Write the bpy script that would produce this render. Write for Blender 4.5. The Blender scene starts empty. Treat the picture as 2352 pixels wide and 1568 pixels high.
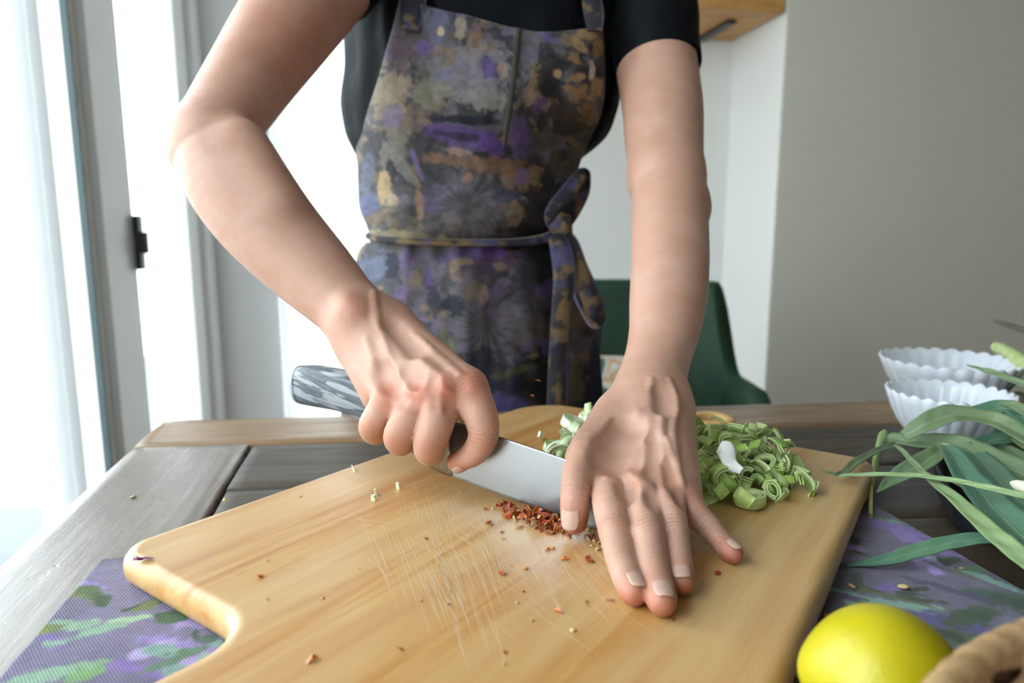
import bpy, bmesh, math, random
import numpy as np
from mathutils import Vector, Matrix
rnd = random.Random(7)
S = bpy.context.scene
COL = S.collection

# ------------------------------------------------------------------ camera, world, light, exposure
FPX = 1568.0                       # focal length in pixels of the 2352 x 1568 frame (24 mm on 36 mm)
PITCH = math.atan(254 / FPX)
CAM = np.array([0.0, 0.0, 0.96])
FW = np.array([0, math.cos(PITCH), -math.sin(PITCH)])
UP = np.array([0, math.sin(PITCH), math.cos(PITCH)])
RT = np.array([1.0, 0, 0])
cam_d = bpy.data.cameras.new('camera')
cam_d.lens = 24; cam_d.sensor_width = 36
cam_d.clip_start = 0.02; cam_d.clip_end = 200
cam_d.dof.use_dof = True; cam_d.dof.focus_distance = 0.455; cam_d.dof.aperture_fstop = 5.6
cam = bpy.data.objects.new('camera', cam_d); COL.objects.link(cam)
cam.location = CAM; cam.rotation_euler = (math.pi / 2 - PITCH, 0, 0)
S.camera = cam

W = bpy.data.worlds.new('sky'); S.world = W; W.use_nodes = True
bg = W.node_tree.nodes['Background']
bg.inputs[0].default_value = (0.86, 0.94, 1.0, 1); bg.inputs[1].default_value = 6.0
sun_d = bpy.data.lights.new('sun', 'SUN'); sun_d.energy = 5.0; sun_d.angle = math.radians(2); sun_d.color = (1, .96, .9)
sun = bpy.data.objects.new('sun', sun_d); COL.objects.link(sun)
sun.rotation_euler = (math.radians(0), math.radians(53), math.radians(12))   # high, from beyond the right-hand side of the house: the patio lies in the house's shade
S.view_settings.view_transform = 'Standard'; S.view_settings.look = 'None'
S.view_settings.gamma = 1.0; S.view_settings.use_curve_mapping = False
S.view_settings.exposure = 0.28

def C(px, py, d):
    return CAM + d * (FW + RT * (px - 1176) / FPX + UP * (784 - py) / FPX)
def T(px, py, z):
    v = FW + RT * (px - 1176) / FPX + UP * (784 - py) / FPX
    return CAM + v * ((z - CAM[2]) / v[2])
ZT, ZB = 0.75, 0.77
def B(px, py, mm): return T(px, py, ZB + mm / 1000.0)      # a point this many millimetres above the board
def H(px, py, mm): return T(px, py, ZT + mm / 1000.0)      # the same above the table
def nrm(v): v = np.asarray(v, float); return v / (np.linalg.norm(v) + 1e-12)

# ------------------------------------------------------------------ numpy noise
def _hash(i, j, k, s):
    n = (i * 374761393 + j * 668265263 + k * 2147483647 + s * 144665) & 0xffffffff
    n = ((n ^ (n >> 13)) * 1274126177) & 0xffffffff
    return ((n ^ (n >> 16)) & 0xffff) / 65535.0
def vnoise(P, scale, seed=0):
    P = np.asarray(P, float) * scale
    if P.shape[1] == 2: P = np.c_[P, np.zeros(len(P))]
    I = np.floor(P).astype(np.int64); Fq = P - I; Fq = Fq * Fq * (3 - 2 * Fq)
    out = np.zeros(len(P))
    for a in (0, 1):
        for b in (0, 1):
            for c in (0, 1):
                w = (Fq[:, 0] if a else 1 - Fq[:, 0]) * (Fq[:, 1] if b else 1 - Fq[:, 1]) * (Fq[:, 2] if c else 1 - Fq[:, 2])
                out += w * _hash(I[:, 0] + a, I[:, 1] + b, I[:, 2] + c, seed)
    return out
def fbm(P, scale, seed=0, o=4):
    t = 0; a = .5; n = 0
    for q in range(o):
        t = t + a * vnoise(P, scale * 2 ** q, seed + q * 17); n += a; a *= .5
    return t / n
def sstep(a, b, x):
    t = np.clip((x - a) / (b - a), 0, 1); return t * t * (3 - 2 * t)
def lin(h):
    h = h.lstrip('#'); c = [int(h[i:i + 2], 16) / 255 for i in (0, 2, 4)]
    return tuple(x / 12.92 if x <= .04045 else ((x + .055) / 1.055) ** 2.4 for x in c)

# ------------------------------------------------------------------ object helpers
def tag(o, label=None, cat=None, group=None, kind=None):
    if label: o['label'] = label
    if cat: o['category'] = cat
    if group: o['group'] = group
    if kind: o['kind'] = kind
    return o
def link(name, me, mat=None, parent=None, smooth=True):
    if mat is not None and not me.materials: me.materials.append(mat)
    o = bpy.data.objects.new(name, me); COL.objects.link(o)
    if parent is not None:
        o.parent = parent
        o.matrix_parent_inverse = Matrix.Translation(-parent.location)
    if smooth: me.shade_smooth()
    return o
def empty(name, loc=(0, 0, 0)):
    o = bpy.data.objects.new(name, None); COL.objects.link(o); o.location = tuple(float(x) for x in loc); o.empty_display_size = .02
    return o
def mesh(V, F, name='m'):
    me = bpy.data.meshes.new(name)
    me.from_pydata([tuple(map(float, v)) for v in V], [], [tuple(int(i) for i in f) for f in F]); me.update()
    return me
def mesh_np(V, Q, name='m'):
    me = bpy.data.meshes.new(name)
    V = np.asarray(V, np.float32); Q = np.asarray(Q, np.int32)
    me.vertices.add(len(V)); me.vertices.foreach_set('co', V.ravel())
    n = Q.shape[1]
    me.loops.add(Q.size); me.loops.foreach_set('vertex_index', Q.ravel())
    me.polygons.add(len(Q)); me.polygons.foreach_set('loop_start', np.arange(0, Q.size, n, dtype=np.int32))
    me.update(calc_edges=True); me.validate()
    return me
def vcol(me, rgb, name='Col'):
    a = me.color_attributes.new(name, 'FLOAT_COLOR', 'POINT')
    rgb = np.clip(np.asarray(rgb, np.float32), 0, 1)
    a.data.foreach_set('color', np.c_[rgb, np.ones(len(rgb), np.float32)].astype(np.float32).ravel())
def vflt(me, x, name):
    a = me.attributes.new(name, 'FLOAT', 'POINT'); a.data.foreach_set('value', np.asarray(x, np.float32))
def grid_faces(nu, nv, cu=False, cv=False):
    i = np.arange(nu if cu else nu - 1)[:, None]; j = np.arange(nv if cv else nv - 1)[None, :]
    a = i * nv + j; b = ((i + 1) % nu) * nv + j; c = ((i + 1) % nu) * nv + (j + 1) % nv; d = i * nv + (j + 1) % nv
    return np.stack([x.ravel() for x in np.broadcast_arrays(a, b, c, d)], 1)
def bm_mesh(fn, name='m'):
    bm = bmesh.new(); fn(bm); me = bpy.data.meshes.new(name); bm.to_mesh(me); bm.free(); return me
def join(meshes):
    V = []; F = []; o = 0
    for v, f in meshes:
        V += [tuple(x) for x in v]; F += [tuple(i + o for i in q) for q in f]; o += len(v)
    return V, F
def box(c, s, R=None, bev=0.0, seg=2):
    bm = bmesh.new(); bmesh.ops.create_cube(bm, size=1)
    for v in bm.verts: v.co = Vector((v.co.x * s[0], v.co.y * s[1], v.co.z * s[2]))
    if bev > 0: bmesh.ops.bevel(bm, geom=list(bm.edges), offset=bev, segments=seg, affect='EDGES', profile=.5)
    V = [np.array(v.co) for v in bm.verts]; bm.verts.index_update(); F = [[v.index for v in f.verts] for f in bm.faces]; bm.free()
    if R is not None: V = [np.asarray(R) @ v for v in V]
    return [v + np.asarray(c) for v in V], F
def catmull(P, n):
    P = np.asarray(P, float); Q = np.vstack([2 * P[0] - P[1], P, 2 * P[-1] - P[-2]]); out = []
    for i in range(1, len(Q) - 2):
        for t in np.linspace(0, 1, n, endpoint=False):
            a, b, c, d = Q[i - 1:i + 3]
            out.append(.5 * ((2 * b) + (-a + c) * t + (2 * a - 5 * b + 4 * c - d) * t * t + (-a + 3 * b - 3 * c + d) * t ** 3))
    out.append(P[-1]); return np.array(out)
def tube(P, R, n=12, up=(0, 0, 1), flat=1.0, caps=True):
    """swept tube; R per point or scalar, flat squeezes it along 'up'"""
    P = np.asarray(P, float); m = len(P); R = np.broadcast_to(np.asarray(R, float), (m,))
    V = []; up = np.asarray(up, float)
    Tn = np.gradient(P, axis=0)
    for i in range(m):
        t = nrm(Tn[i]); s = nrm(np.cross(t, up)); u = np.cross(s, t)
        for k in range(n):
            a = 2 * math.pi * k / n
            V.append(P[i] + R[i] * (math.cos(a) * s + flat * math.sin(a) * u))
    F = grid_faces(m, n, False, True).tolist()
    if caps:
        F.append(list(range(n))[::-1]); F.append([(m - 1) * n + k for k in range(n)])
    return V, F

# ------------------------------------------------------------------ material helpers
class NT:
    def __init__(s, name):
        s.m = bpy.data.materials.new(name); s.m.use_nodes = True; s.t = s.m.node_tree
        s.b = s.t.nodes['Principled BSDF']
    def n(s, typ, **kw):
        x = s.t.nodes.new(typ)
        for k, v in kw.items():
            if k.startswith('i_'):
                key = k[2:]; key = int(key) if key.isdigit() else key.replace('_', ' ')
                x.inputs[key].default_value = v
            else: setattr(x, k, v)
        return x
    def l(s, a, b): s.t.links.new(a, b)
    def set(s, **kw):
        for k, v in kw.items(): s.b.inputs[k.replace('_', ' ')].default_value = v
    def coord(s, kind='Object', scale=(1, 1, 1), rot=(0, 0, 0), loc=(0, 0, 0)):
        tc = s.n('ShaderNodeTexCoord'); mp = s.n('ShaderNodeMapping')
        mp.inputs['Scale'].default_value = scale; mp.inputs['Rotation'].default_value = rot; mp.inputs['Location'].default_value = loc
        s.l(tc.outputs[kind], mp.inputs[0]); return mp.outputs[0]
    def noise(s, vec, scale, detail=4, rough=.55, dist=0):
        x = s.n('ShaderNodeTexNoise'); x.inputs['Scale'].default_value = scale; x.inputs['Detail'].default_value = detail
        x.inputs['Roughness'].default_value = rough; x.inputs['Distortion'].default_value = dist
        if vec is not None: s.l(vec, x.inputs['Vector'])
        return x.outputs[0]
    def ramp(s, fac, stops):
        r = s.n('ShaderNodeValToRGB'); e = r.color_ramp.elements
        while len(e) < len(stops): e.new(.5)
        for i, (p, c) in enumerate(stops):
            e[i].position = p; e[i].color = (*c, 1) if len(c) == 3 else c
        s.l(fac, r.inputs[0]); return r.outputs[0]
    def mix(s, fac, a, b, mode='MIX'):
        x = s.n('ShaderNodeMix'); x.data_type = 'RGBA'; x.blend_type = mode
        for v, i in ((fac, 0), (a, 6), (b, 7)):
            if hasattr(v, 'is_linked') or hasattr(v, 'node'): s.l(v, x.inputs[i])
            elif i == 0: x.inputs[0].default_value = v
            else: x.inputs[i].default_value = (*v, 1) if len(v) == 3 else v
        return x.outputs[2]
    def math(s, op, a, b=0.0):
        x = s.n('ShaderNodeMath'); x.operation = op
        for v, i in ((a, 0), (b, 1)):
            if hasattr(v, 'node'): s.l(v, x.inputs[i])
            else: x.inputs[i].default_value = v
        return x.outputs[0]
    def bump(s, h, strength=.3, dist=.001, normal=None):
        x = s.n('ShaderNodeBump'); x.inputs['Strength'].default_value = strength; x.inputs['Distance'].default_value = dist
        s.l(h, x.inputs['Height'])
        if normal is not None: s.l(normal, x.inputs['Normal'])
        s.l(x.outputs[0], s.b.inputs['Normal']); return x.outputs[0]
    def attr(s, name):
        x = s.n('ShaderNodeAttribute'); x.attribute_name = name; return x
def plain(name, col, rough=.5, metal=0.0, bump=0.0, bscale=200, var=0.0, vscale=6, **kw):
    m = NT(name); m.set(Roughness=rough, Metallic=metal, **kw)
    co = m.coord('Object')
    c = tuple(col)
    if var > 0:
        nz = m.noise(co, vscale, 5)
        cc = m.ramp(nz, [(.3, tuple(x * (1 - var) for x in c)), (.7, tuple(min(1, x * (1 + var)) for x in c))])
        m.l(cc, m.b.inputs['Base Color'])
    else: m.b.inputs['Base Color'].default_value = (*c, 1)
    if bump > 0: m.bump(m.noise(co, bscale, 3), bump, .001)
    return m.m

# ------------------------------------------------------------------ implicit surfaces: smooth unions of round cones, meshed by surface nets
def rcone(P, a, b, r1, r2, n=None, s=1.0):
    P = P - a; ba = b - a
    if n is not None:
        P = P + np.outer(P @ n, n) * (1 / s - 1); ba = ba + n * (ba @ n) * (1 / s - 1)
    l2 = ba @ ba
    if l2 < 1e-12: return np.linalg.norm(P, axis=1) - max(r1, r2)
    rr = r1 - r2; a2 = l2 - rr * rr
    if a2 <= 0: return np.linalg.norm(P - (ba if r2 > r1 else 0), axis=1) - max(r1, r2)
    il2 = 1 / l2
    y = P @ ba; z = y - l2; q = P * l2 - np.outer(y, ba); x2 = np.einsum('ij,ij->i', q, q)
    y2 = y * y * l2; z2 = z * z * l2; k = np.sign(rr) * rr * rr * x2
    out = (np.sqrt(x2 * a2 * il2) + y * rr) * il2 - r1
    m1 = np.sign(z) * a2 * z2 > k; m2 = ~m1 & (np.sign(y) * a2 * y2 < k)
    out[m1] = np.sqrt(x2[m1] + z2[m1]) * il2 - r2
    out[m2] = np.sqrt(x2[m2] + y2[m2]) * il2 - r1
    return out
def smin(a, b, k):
    h = np.maximum(k - np.abs(a - b), 0) / k
    return np.minimum(a, b) - h * h * k * .25
class Body:
    """core: list of prims blended with k; limbs: list of (prims, k_in, k_to_core); extra: fine prims (tendons) added; carve: prims taken away"""
    kcarve = .003
    def __init__(s): s.core = []; s.limbs = []; s.extra = []; s.carve = []
    def field(s, P, sel=None):
        def ev(prims, G, base):
            for i, (a, b, r1, r2, n, q, k) in enumerate(prims):
                idx = slice(None) if sel is None else sel[base + i]
                if sel is not None and len(idx) == 0: continue
                v = rcone(P[idx], a, b, r1, r2, n, q)
                G[idx] = smin(G[idx], v, k)
            return base + len(prims)
        N = len(P); core = np.full(N, .05); o = ev(s.core, core, 0); out = core.copy()
        for prims, kc in s.limbs:
            g = np.full(N, .05); o = ev(prims, g, o)
            out = np.minimum(out, smin(core, g, kc))
        g = np.full(N, .05); o = ev(s.extra, g, o)
        out = smin(out, g, .0042)
        g = np.full(N, .05); o = ev(s.carve, g, o)
        out = -smin(-out, g, s.kcarve)
        return out
    def all(s):
        L = list(s.core)
        for p, _ in s.limbs: L += p
        return L + s.extra + s.carve
    def mesh(s, h):
        A = s.all(); bs = 8; bw = bs * h
        lo = np.min([np.minimum(p[0] - p[2], p[1] - p[3]) for p in A], 0) - .01
        hi = np.max([np.maximum(p[0] + p[2], p[1] + p[3]) for p in A], 0) + .01
        nb = np.ceil((hi - lo) / bw).astype(int)
        g = np.stack(np.meshgrid(*[np.arange(n) for n in nb], indexing='ij'), -1).reshape(-1, 3)
        keep = []; D = []
        for c0 in range(0, len(g), 200000):
            gg = g[c0:c0 + 200000]; cc = lo + (gg + .5) * bw
            dm = np.full(len(gg), 9.)
            Dl = []
            for p in A:
                dd = np.linalg.norm(cc - (p[0] + p[1]) / 2, axis=1) - np.linalg.norm(p[1] - p[0]) / 2 - max(p[2], p[3])
                near = dd < .05; v = np.full(len(gg), 9.)
                if near.any(): v[near] = rcone(cc[near], p[0], p[1], p[2], p[3], p[4], p[5])
                Dl.append(v); dm = np.minimum(dm, v)
            k = np.abs(dm) < bw * .9 + .012
            keep.append(gg[k]); D.append(np.array(Dl)[:, k])
        g = np.vstack(keep); D = np.hstack(D)
        ax = np.arange(bs + 1); off = np.stack(np.meshgrid(ax, ax, ax, indexing='ij'), -1).reshape(-1, 3)
        npb = len(off); P = (lo + (g[:, None, :] * bs + off[None]) * h).reshape(-1, 3)
        dmin = D.min(0); sel = []
        for i in range(len(A)):
            bi = np.where(D[i] < np.maximum(dmin, 0) + bw * 1.8 + .012)[0]
            sel.append((bi[:, None] * npb + np.arange(npb)[None]).ravel())
        val = s.field(P, sel).reshape(len(g), bs + 1, bs + 1, bs + 1)
        # one vertex per cell that the surface crosses
        sg = val < 0; cs = [(a, b, c) for a in (0, 1) for b in (0, 1) for c in (0, 1)]
        cnt = sum(sg[:, a:a + bs, b:b + bs, c:c + bs].astype(np.int8) for a, b, c in cs)
        act = (cnt > 0) & (cnt < 8); bi, ci, cj, ck = np.where(act)
        acc = np.zeros((len(bi), 3)); w = np.zeros(len(bi))
        for (a, b, c) in cs:
            for dx in ((1, 0, 0), (0, 1, 0), (0, 0, 1)):
                e = (a + dx[0], b + dx[1], c + dx[2])
                if max(e) > 1: continue
                v0 = val[bi, ci + a, cj + b, ck + c]; v1 = val[bi, ci + e[0], cj + e[1], ck + e[2]]
                m = (v0 < 0) != (v1 < 0); t = np.where(m, v0 / np.where(m, v0 - v1, 1), 0)
                q = np.stack([a + dx[0] * t, b + dx[1] * t, c + dx[2] * t], 1)
                acc[m] += q[m]; w[m] += 1
        gi = g[bi] * bs + np.stack([ci, cj, ck], 1)
        V = lo + (gi + acc / w[:, None]) * h
        M = (nb * bs + 2).astype(np.int64)
        key = (gi[:, 0] * M[1] + gi[:, 1]) * M[2] + gi[:, 2]
        order = np.argsort(key); ks = key[order]
        def find(G):
            kk = (G[:, 0] * M[1] + G[:, 1]) * M[2] + G[:, 2]
            i = np.clip(np.searchsorted(ks, kk), 0, len(ks) - 1)
            return np.where(ks[i] == kk, order[i], -1)
        Q = []
        for ax_, (u, v) in ((0, ((0, 1, 0), (0, 0, 1))), (1, ((0, 0, 1), (1, 0, 0))), (2, ((1, 0, 0), (0, 1, 0)))):
            d = np.eye(3, dtype=int)[ax_]
            A0 = val[:, :bs, :bs, :bs]; B0 = val[:, d[0]:bs + d[0], d[1]:bs + d[1], d[2]:bs + d[2]]
            e = (A0 < 0) != (B0 < 0); b_, i_, j_, k_ = np.where(e)
            G = g[b_] * bs + np.stack([i_, j_, k_], 1); u = np.array(u); v = np.array(v)
            q = np.stack([find(G), find(G - u), find(G - u - v), find(G - v)], 1)
            ok = (q >= 0).all(1); flip = (A0[b_, i_, j_, k_] < 0)
            q = np.where(flip[:, None], q, q[:, ::-1]); Q.append(q[ok])
        Q = np.vstack(Q)
        # pull the vertices onto the surface
        for it in range(2):
            f0 = s.near_field(V, g, lo, bw, D, dmin, bi)
            e = h * .5; G = np.stack([(s.near_field(V + e * np.eye(3)[i], g, lo, bw, D, dmin, bi) - f0) / e for i in range(3)], 1)
            gn = np.einsum('ij,ij->i', G, G) + .05
            V = V - np.clip(f0 / gn, -h * .6, h * .6)[:, None] * G
        return V, Q[:, ::-1]
    def near_field(s, V, g, lo, bw, D, dmin, bi):
        sel = []
        for i in range(len(D)):
            bm_ = D[i] < np.maximum(dmin, 0) + bw * 1.8 + .012
            sel.append(np.where(bm_[bi])[0])
        return s.field(V, sel)
def prim(a, b, r1, r2, k=.006, n=None, s=1.0):
    return (np.asarray(a, float), np.asarray(b, float), r1, r2, None if n is None else nrm(n), s, k)
def chain(P, R, k=.006, n=None, s=1.0):
    if len(P) > 2:                                     # resampled so that the joints run smoothly without swelling
        q = catmull(np.c_[np.asarray(P), np.asarray(R)], 4); P, R = q[:, :3], q[:, 3]
        return [prim(P[i], P[i + 1], R[i], R[i + 1], k if i == 0 else .00015, n, s) for i in range(len(P) - 1)]
    return [prim(P[i], P[i + 1], R[i], R[i + 1], k, n, s) for i in range(len(P) - 1)]

# ================================================================== SETTING
ang = math.atan2(0.195, 1.013)
ED = np.array([-math.sin(ang), math.cos(ang), 0]); EX = np.array([math.cos(ang), math.sin(ang), 0])
def at(px, py, d):
    p = C(px, py, d); return np.array([p[0], p[1], 0.0])
BL = at(465, 530, 2.35)                               # back left corner of the room
def meet(P0, dirv, px):                               # where the line P0 + s*dirv crosses the upright through column px
    v = FW + RT * (px - 1176) / FPX + UP * 254 / FPX
    A = np.array([[dirv[0], -v[0]], [dirv[1], -v[1]]]); r = np.linalg.solve(A, -P0[:2])
    return P0 + dirv * r[0]
BR = meet(BL, EX, 1664)
FR = meet(BR, -ED, 1778)
ZC = 2.6
m_wall = plain('wall_paint', (0.76, 0.735, 0.65), .75, bump=.05, bscale=350)
m_wall_b = plain('white_wall_paint', (.76, .76, .735), .7, bump=.05, bscale=350)
m_ceil = plain('ceiling_paint', (.5, .49, .45), .8, bump=.03)
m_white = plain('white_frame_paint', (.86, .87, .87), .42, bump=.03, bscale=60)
m_cream = plain('cream_trim_paint', (.78, .775, .72), .5)
m_gasket = plain('grey_green_gasket', (.06, .10, .11), .5)
m_black = plain('black_metal', (.008, .009, .012), .35, bump=.05)

def slab(name, a, b, z0, z1, th, mat, side=1, kind='structure', parent=None):
    """an upright slab from plan point a to b, thickness th to the left of a->b"""
    a = np.array(a, float)[:2]; b = np.array(b, float)[:2]; d = nrm(b - a); n = np.array([-d[1], d[0]]) * side * th
    V = [(*a, z0), (*b, z0), (*(b + n), z0), (*(a + n), z0), (*a, z1), (*b, z1), (*(b + n), z1), (*(a + n), z1)]
    F = [(0, 1, 2, 3), (4, 7, 6, 5), (0, 4, 5, 1), (1, 5, 6, 2), (2, 6, 7, 3), (3, 7, 4, 0)]
    me = mesh(V, F, name); bm = bmesh.new(); bm.from_mesh(me); bmesh.ops.recalc_face_normals(bm, faces=bm.faces); bm.to_mesh(me); bm.free()
    o = link(name, me, mat, parent, smooth=False)
    if kind: o['kind'] = kind
    return o
NEAR = -2.6                                           # the room ends this far behind the camera
LN = BL - ED * (2.35 - NEAR)                          # left wall line, near end
RF = FR + EX * 2.3                                    # right end of the front-facing wall
wa, wb = meet(BL, EX, 630), meet(BL, EX, 905)         # a tall window with its white blind drawn, behind the person
slab('wall_back', BL - EX * .2, wa, -.05, ZC, .14, m_white); slab('wall_back', wb, BR + EX * .3, -.05, ZC, .14, m_wall_b)  # left piece gets the lighter frame paint, standing in for window light on it
slab('wall_back', wa, wb, 2.3, ZC, .14, m_wall_b); slab('wall_back', wa, wb, -.05, .12, .14, m_wall_b)
m = NT('roller_blind'); tr = m.n('ShaderNodeBsdfTranslucent'); tr.inputs[0].default_value = (.92, .93, .92, 1); mx = m.n('ShaderNodeMixShader'); mx.inputs[0].default_value = .6
m.b.inputs['Base Color'].default_value = (.85, .85, .83, 1); m.set(Roughness=.9); m.l(m.b.outputs[0], mx.inputs[1]); m.l(tr.outputs[0], mx.inputs[2]); m.l(mx.outputs[0], m.t.nodes['Material Output'].inputs[0]); m_blind = m.m
win2 = empty('window_2', tuple(wa)); win2['kind'] = 'structure'
o = slab('roller_blind', wa + EX * .004 + ED * .03, wb - EX * .004 + ED * .03, .12, 2.3, .0015, m_blind, 1, None, win2); o['label'] = 'white roller blind, drawn down'
slab('window_frame', wa + ED * .07, wa + EX * .05 + ED * .07, .12, 2.3, .05, m_white, 1, None, win2); slab('window_frame', wb + ED * .07 - EX * .05, wb + ED * .07, .12, 2.3, .05, m_white, 1, None, win2)
slab('wall_alcove', BR + ED * .1, FR + ED * .004, -.05, ZC, .14, m_wall_b)
slab('wall_right', FR + EX * .0015, RF, -.05, ZC, .14, m_wall)
slab('wall_far_right', RF - EX * .14 , RF - EX * .14 - ED * 4.2, -.05, ZC, .14, plain('low_bounce_brown', (.26, .18, .10), .6))  # unseen wall, coloured dark brown to cut fill light from the right
NL = LN; NR = RF - EX * .14 - ED * 4.2
# near wall behind the camera, with an unseen opening kept narrow for some fill light
fdir = nrm(NL - NR); flen = np.linalg.norm(NL - NR)
WA, WB = flen - 1.5, flen - .8
def nearp(s): return NR + fdir * s
slab('wall_near', nearp(0), nearp(WA), -.05, ZC, .14, m_wall)
slab('wall_near', nearp(WB), nearp(flen + .1), -.05, ZC, .14, m_wall)
slab('wall_near', nearp(WA), nearp(WB), -.05, .85, .14, m_wall)
slab('wall_near', nearp(WA), nearp(WB), 2.25, ZC, .14, m_wall)
V, F = box((0, 0, 0), (9, 9, .1)); fl = mesh(V, F)
m = NT('oak_floor'); co = m.coord('Object', scale=(1, 8, 1), rot=(0, 0, ang)); nz = m.noise(co, 3, 6)
m.l(m.ramp(nz, [(.3, (.12, .08, .05)), (.7, (.22, .15, .10))]), m.b.inputs['Base Color']); m.set(Roughness=.45)
floor_c = (BL + NR) / 2
def quad_slab(name, pts, z0, z1, mat):
    n = len(pts); V = [(p[0], p[1], z0) for p in pts] + [(p[0], p[1], z1) for p in pts]
    F = [list(range(n))[::-1], [n + i for i in range(n)]] + [[i, (i + 1) % n, n + (i + 1) % n, n + i] for i in range(n)]
    o = link(name, mesh(V, F, name), mat, smooth=False); o['kind'] = 'structure'; return o
poly = [LN - EX * .14 - ED * .14, NR + EX * .14 - ED * .14, RF + ED * .14, FR + ED * .14 + EX * .14, BR + EX * .14 + ED * .14, BL - EX * .14 + ED * .14]
quad_slab('floor', poly, -.12, 0, m.m)
quad_slab('ceiling', poly, ZC, ZC + .12, m_ceil)

# ---- the left wall is a glazed sliding door; posts stand where the photograph shows them
def lw(px):                                           # point of the left wall plane seen in column px
    return meet(BL, -ED, px)
LO = -EX                                              # outward
GE = lw(56) - ED * 1.75                               # the glazing ends here, behind the camera
def post(name, pxa, pxb, z0=0.0, z1=2.28, inset=0.0, depth=.09, mat=None, parent=None, kind='structure'):
    a = lw(pxa) + EX * inset; b = lw(pxb) + EX * inset
    return slab(name, a, b, z0, z1, depth, mat or m_white, 1, kind, parent)
door = empty('door_1', lw(150)); door['kind'] = 'structure'

post('gasket', 166, 173, .0, 2.28, .028, .012, m_gasket, door, None)
post('stile', 178, 196, .0, 2.28, .02, .05, m_cream, door, None)
post('stile', 198, 270, .0, 2.28, .035, .07, m_white, door, None)

def outer(pxa, pxb, off):                             # a board standing this far outside the wall line, facing the camera side
    P0 = BL - EX * off
    return meet(P0, -ED, pxa), meet(P0, -ED, pxb)
a_, b_ = outer(74, 160, .16); m_ext = plain('weathered_white_paint', (.66, .67, .68), .6); o = slab('open_leaf', a_, b_, -.03, 2.28, .045, m_ext, 1, None, door); o['label'] = 'white leaf of the sliding door, standing outside'
a_, b_ = outer(288, 414, 1.3); o = slab('trim_1', a_, b_, -.1, 2.6, .12, m_ext, 1)
post('jamb', 416, 442, .0, 2.28, .02, .09, m_white, door, None)
post('jamb', 442, 462, .0, 2.32, .04, .12, m_white, door, None)
slab('top_rail', lw(462) + EX * .03, GE, 2.2, 2.32, .09, m_white, -1, None, door)
slab('bottom_rail', lw(462) + EX * .03, GE, 0, .07, .09, m_white, -1, None, door)
slab('wall_left', lw(462), LN, 2.3, ZC, .14, m_wall, -1)
slab('wall_left', GE, LN, 0, 2.3, .14, m_wall, -1)
# latch on the edge of the second stile
lp = (lw(262) + lw(276)) / 2 + EX * .045
zl = [C(270, y, np.dot(lp - CAM, FW))[2] for y in (498, 612)]
V1 = box((lp[0], lp[1], (zl[0] + zl[1]) / 2), (.012, .034, abs(zl[0] - zl[1])), Matrix.Rotation(ang, 3, 'Z'), .003)
V2 = box((lp[0] + .01, lp[1], (zl[0] + zl[1]) / 2), (.02, .016, .05), Matrix.Rotation(ang, 3, 'Z'), .003)
lo_ = link('latch', mesh(*join([V1, V2])), m_black, door); lo_['label'] = 'black metal latch'
mg = NT('window_glass'); mg.set(Roughness=0.0, IOR=1.02); mg.b.inputs['Transmission Weight'].default_value = 1.0
mg.b.inputs['Base Color'].default_value = (.97, 1, .99, 1)
slab('glass_pane', lw(140) - EX * .02, GE - EX * .02, .07, 2.2, .004, mg.m, -1, None, door)
slab('glass_pane', lw(416) - EX * .02, lw(270) - EX * .02, .07, 2.2, .004, mg.m, -1, None, door)
# more posts of the door beside and behind the camera
pA = lw(56); 
for s_ in (.82, 1.66):
    a = pA - ED * s_; slab('stile', a + EX * .03, a - ED * .12 + EX * .03, 0, 2.28, .05, m_white, -1, None, door)
# unseen window put behind the camera for a little fill light
win = empty('fill_window', (nearp(flen / 2)[0], nearp(flen / 2)[1], .85)); win['kind'] = 'structure'
for s0, s1, z0, z1 in ((WA, WA + .07, .85, 2.25), (WB - .07, WB, .85, 2.25), ((WA + WB) / 2 - .03, (WA + WB) / 2 + .03, .85, 2.25), (WA, WB, .85, .92), (WA, WB, 2.18, 2.25)):
    slab('window_frame', nearp(s0), nearp(s1), z0, z1, .08, m_white, 1, None, win)
slab('glass_pane', nearp(WA + .05), nearp(WB - .05), .9, 2.2, .004, mg.m, 1, None, win)

# ---- daylight enters through these openings: portals for the sky
def portal(name, a, b, z0, z1, inward):
    L = bpy.data.lights.new(name, 'AREA'); L.shape = 'RECTANGLE'; a = np.array(a); b = np.array(b)
    L.size = float(np.linalg.norm(b[:2] - a[:2])); L.size_y = z1 - z0; L.energy = 0; L.cycles.is_portal = True
    o = bpy.data.objects.new(name, L); COL.objects.link(o)
    c = (a + b) / 2; o.location = (c[0], c[1], (z0 + z1) / 2)
    o.rotation_euler = Vector(tuple(-inward)).to_track_quat('Z', 'Y').to_euler()
portal('sky_portal', lw(462) - EX * .12, GE - EX * .12, 0, 2.3, EX)
portal('sky_portal', nearp(.9) - ED * .12, nearp(flen - .9) - ED * .12, .85, 2.25, ED)

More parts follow.
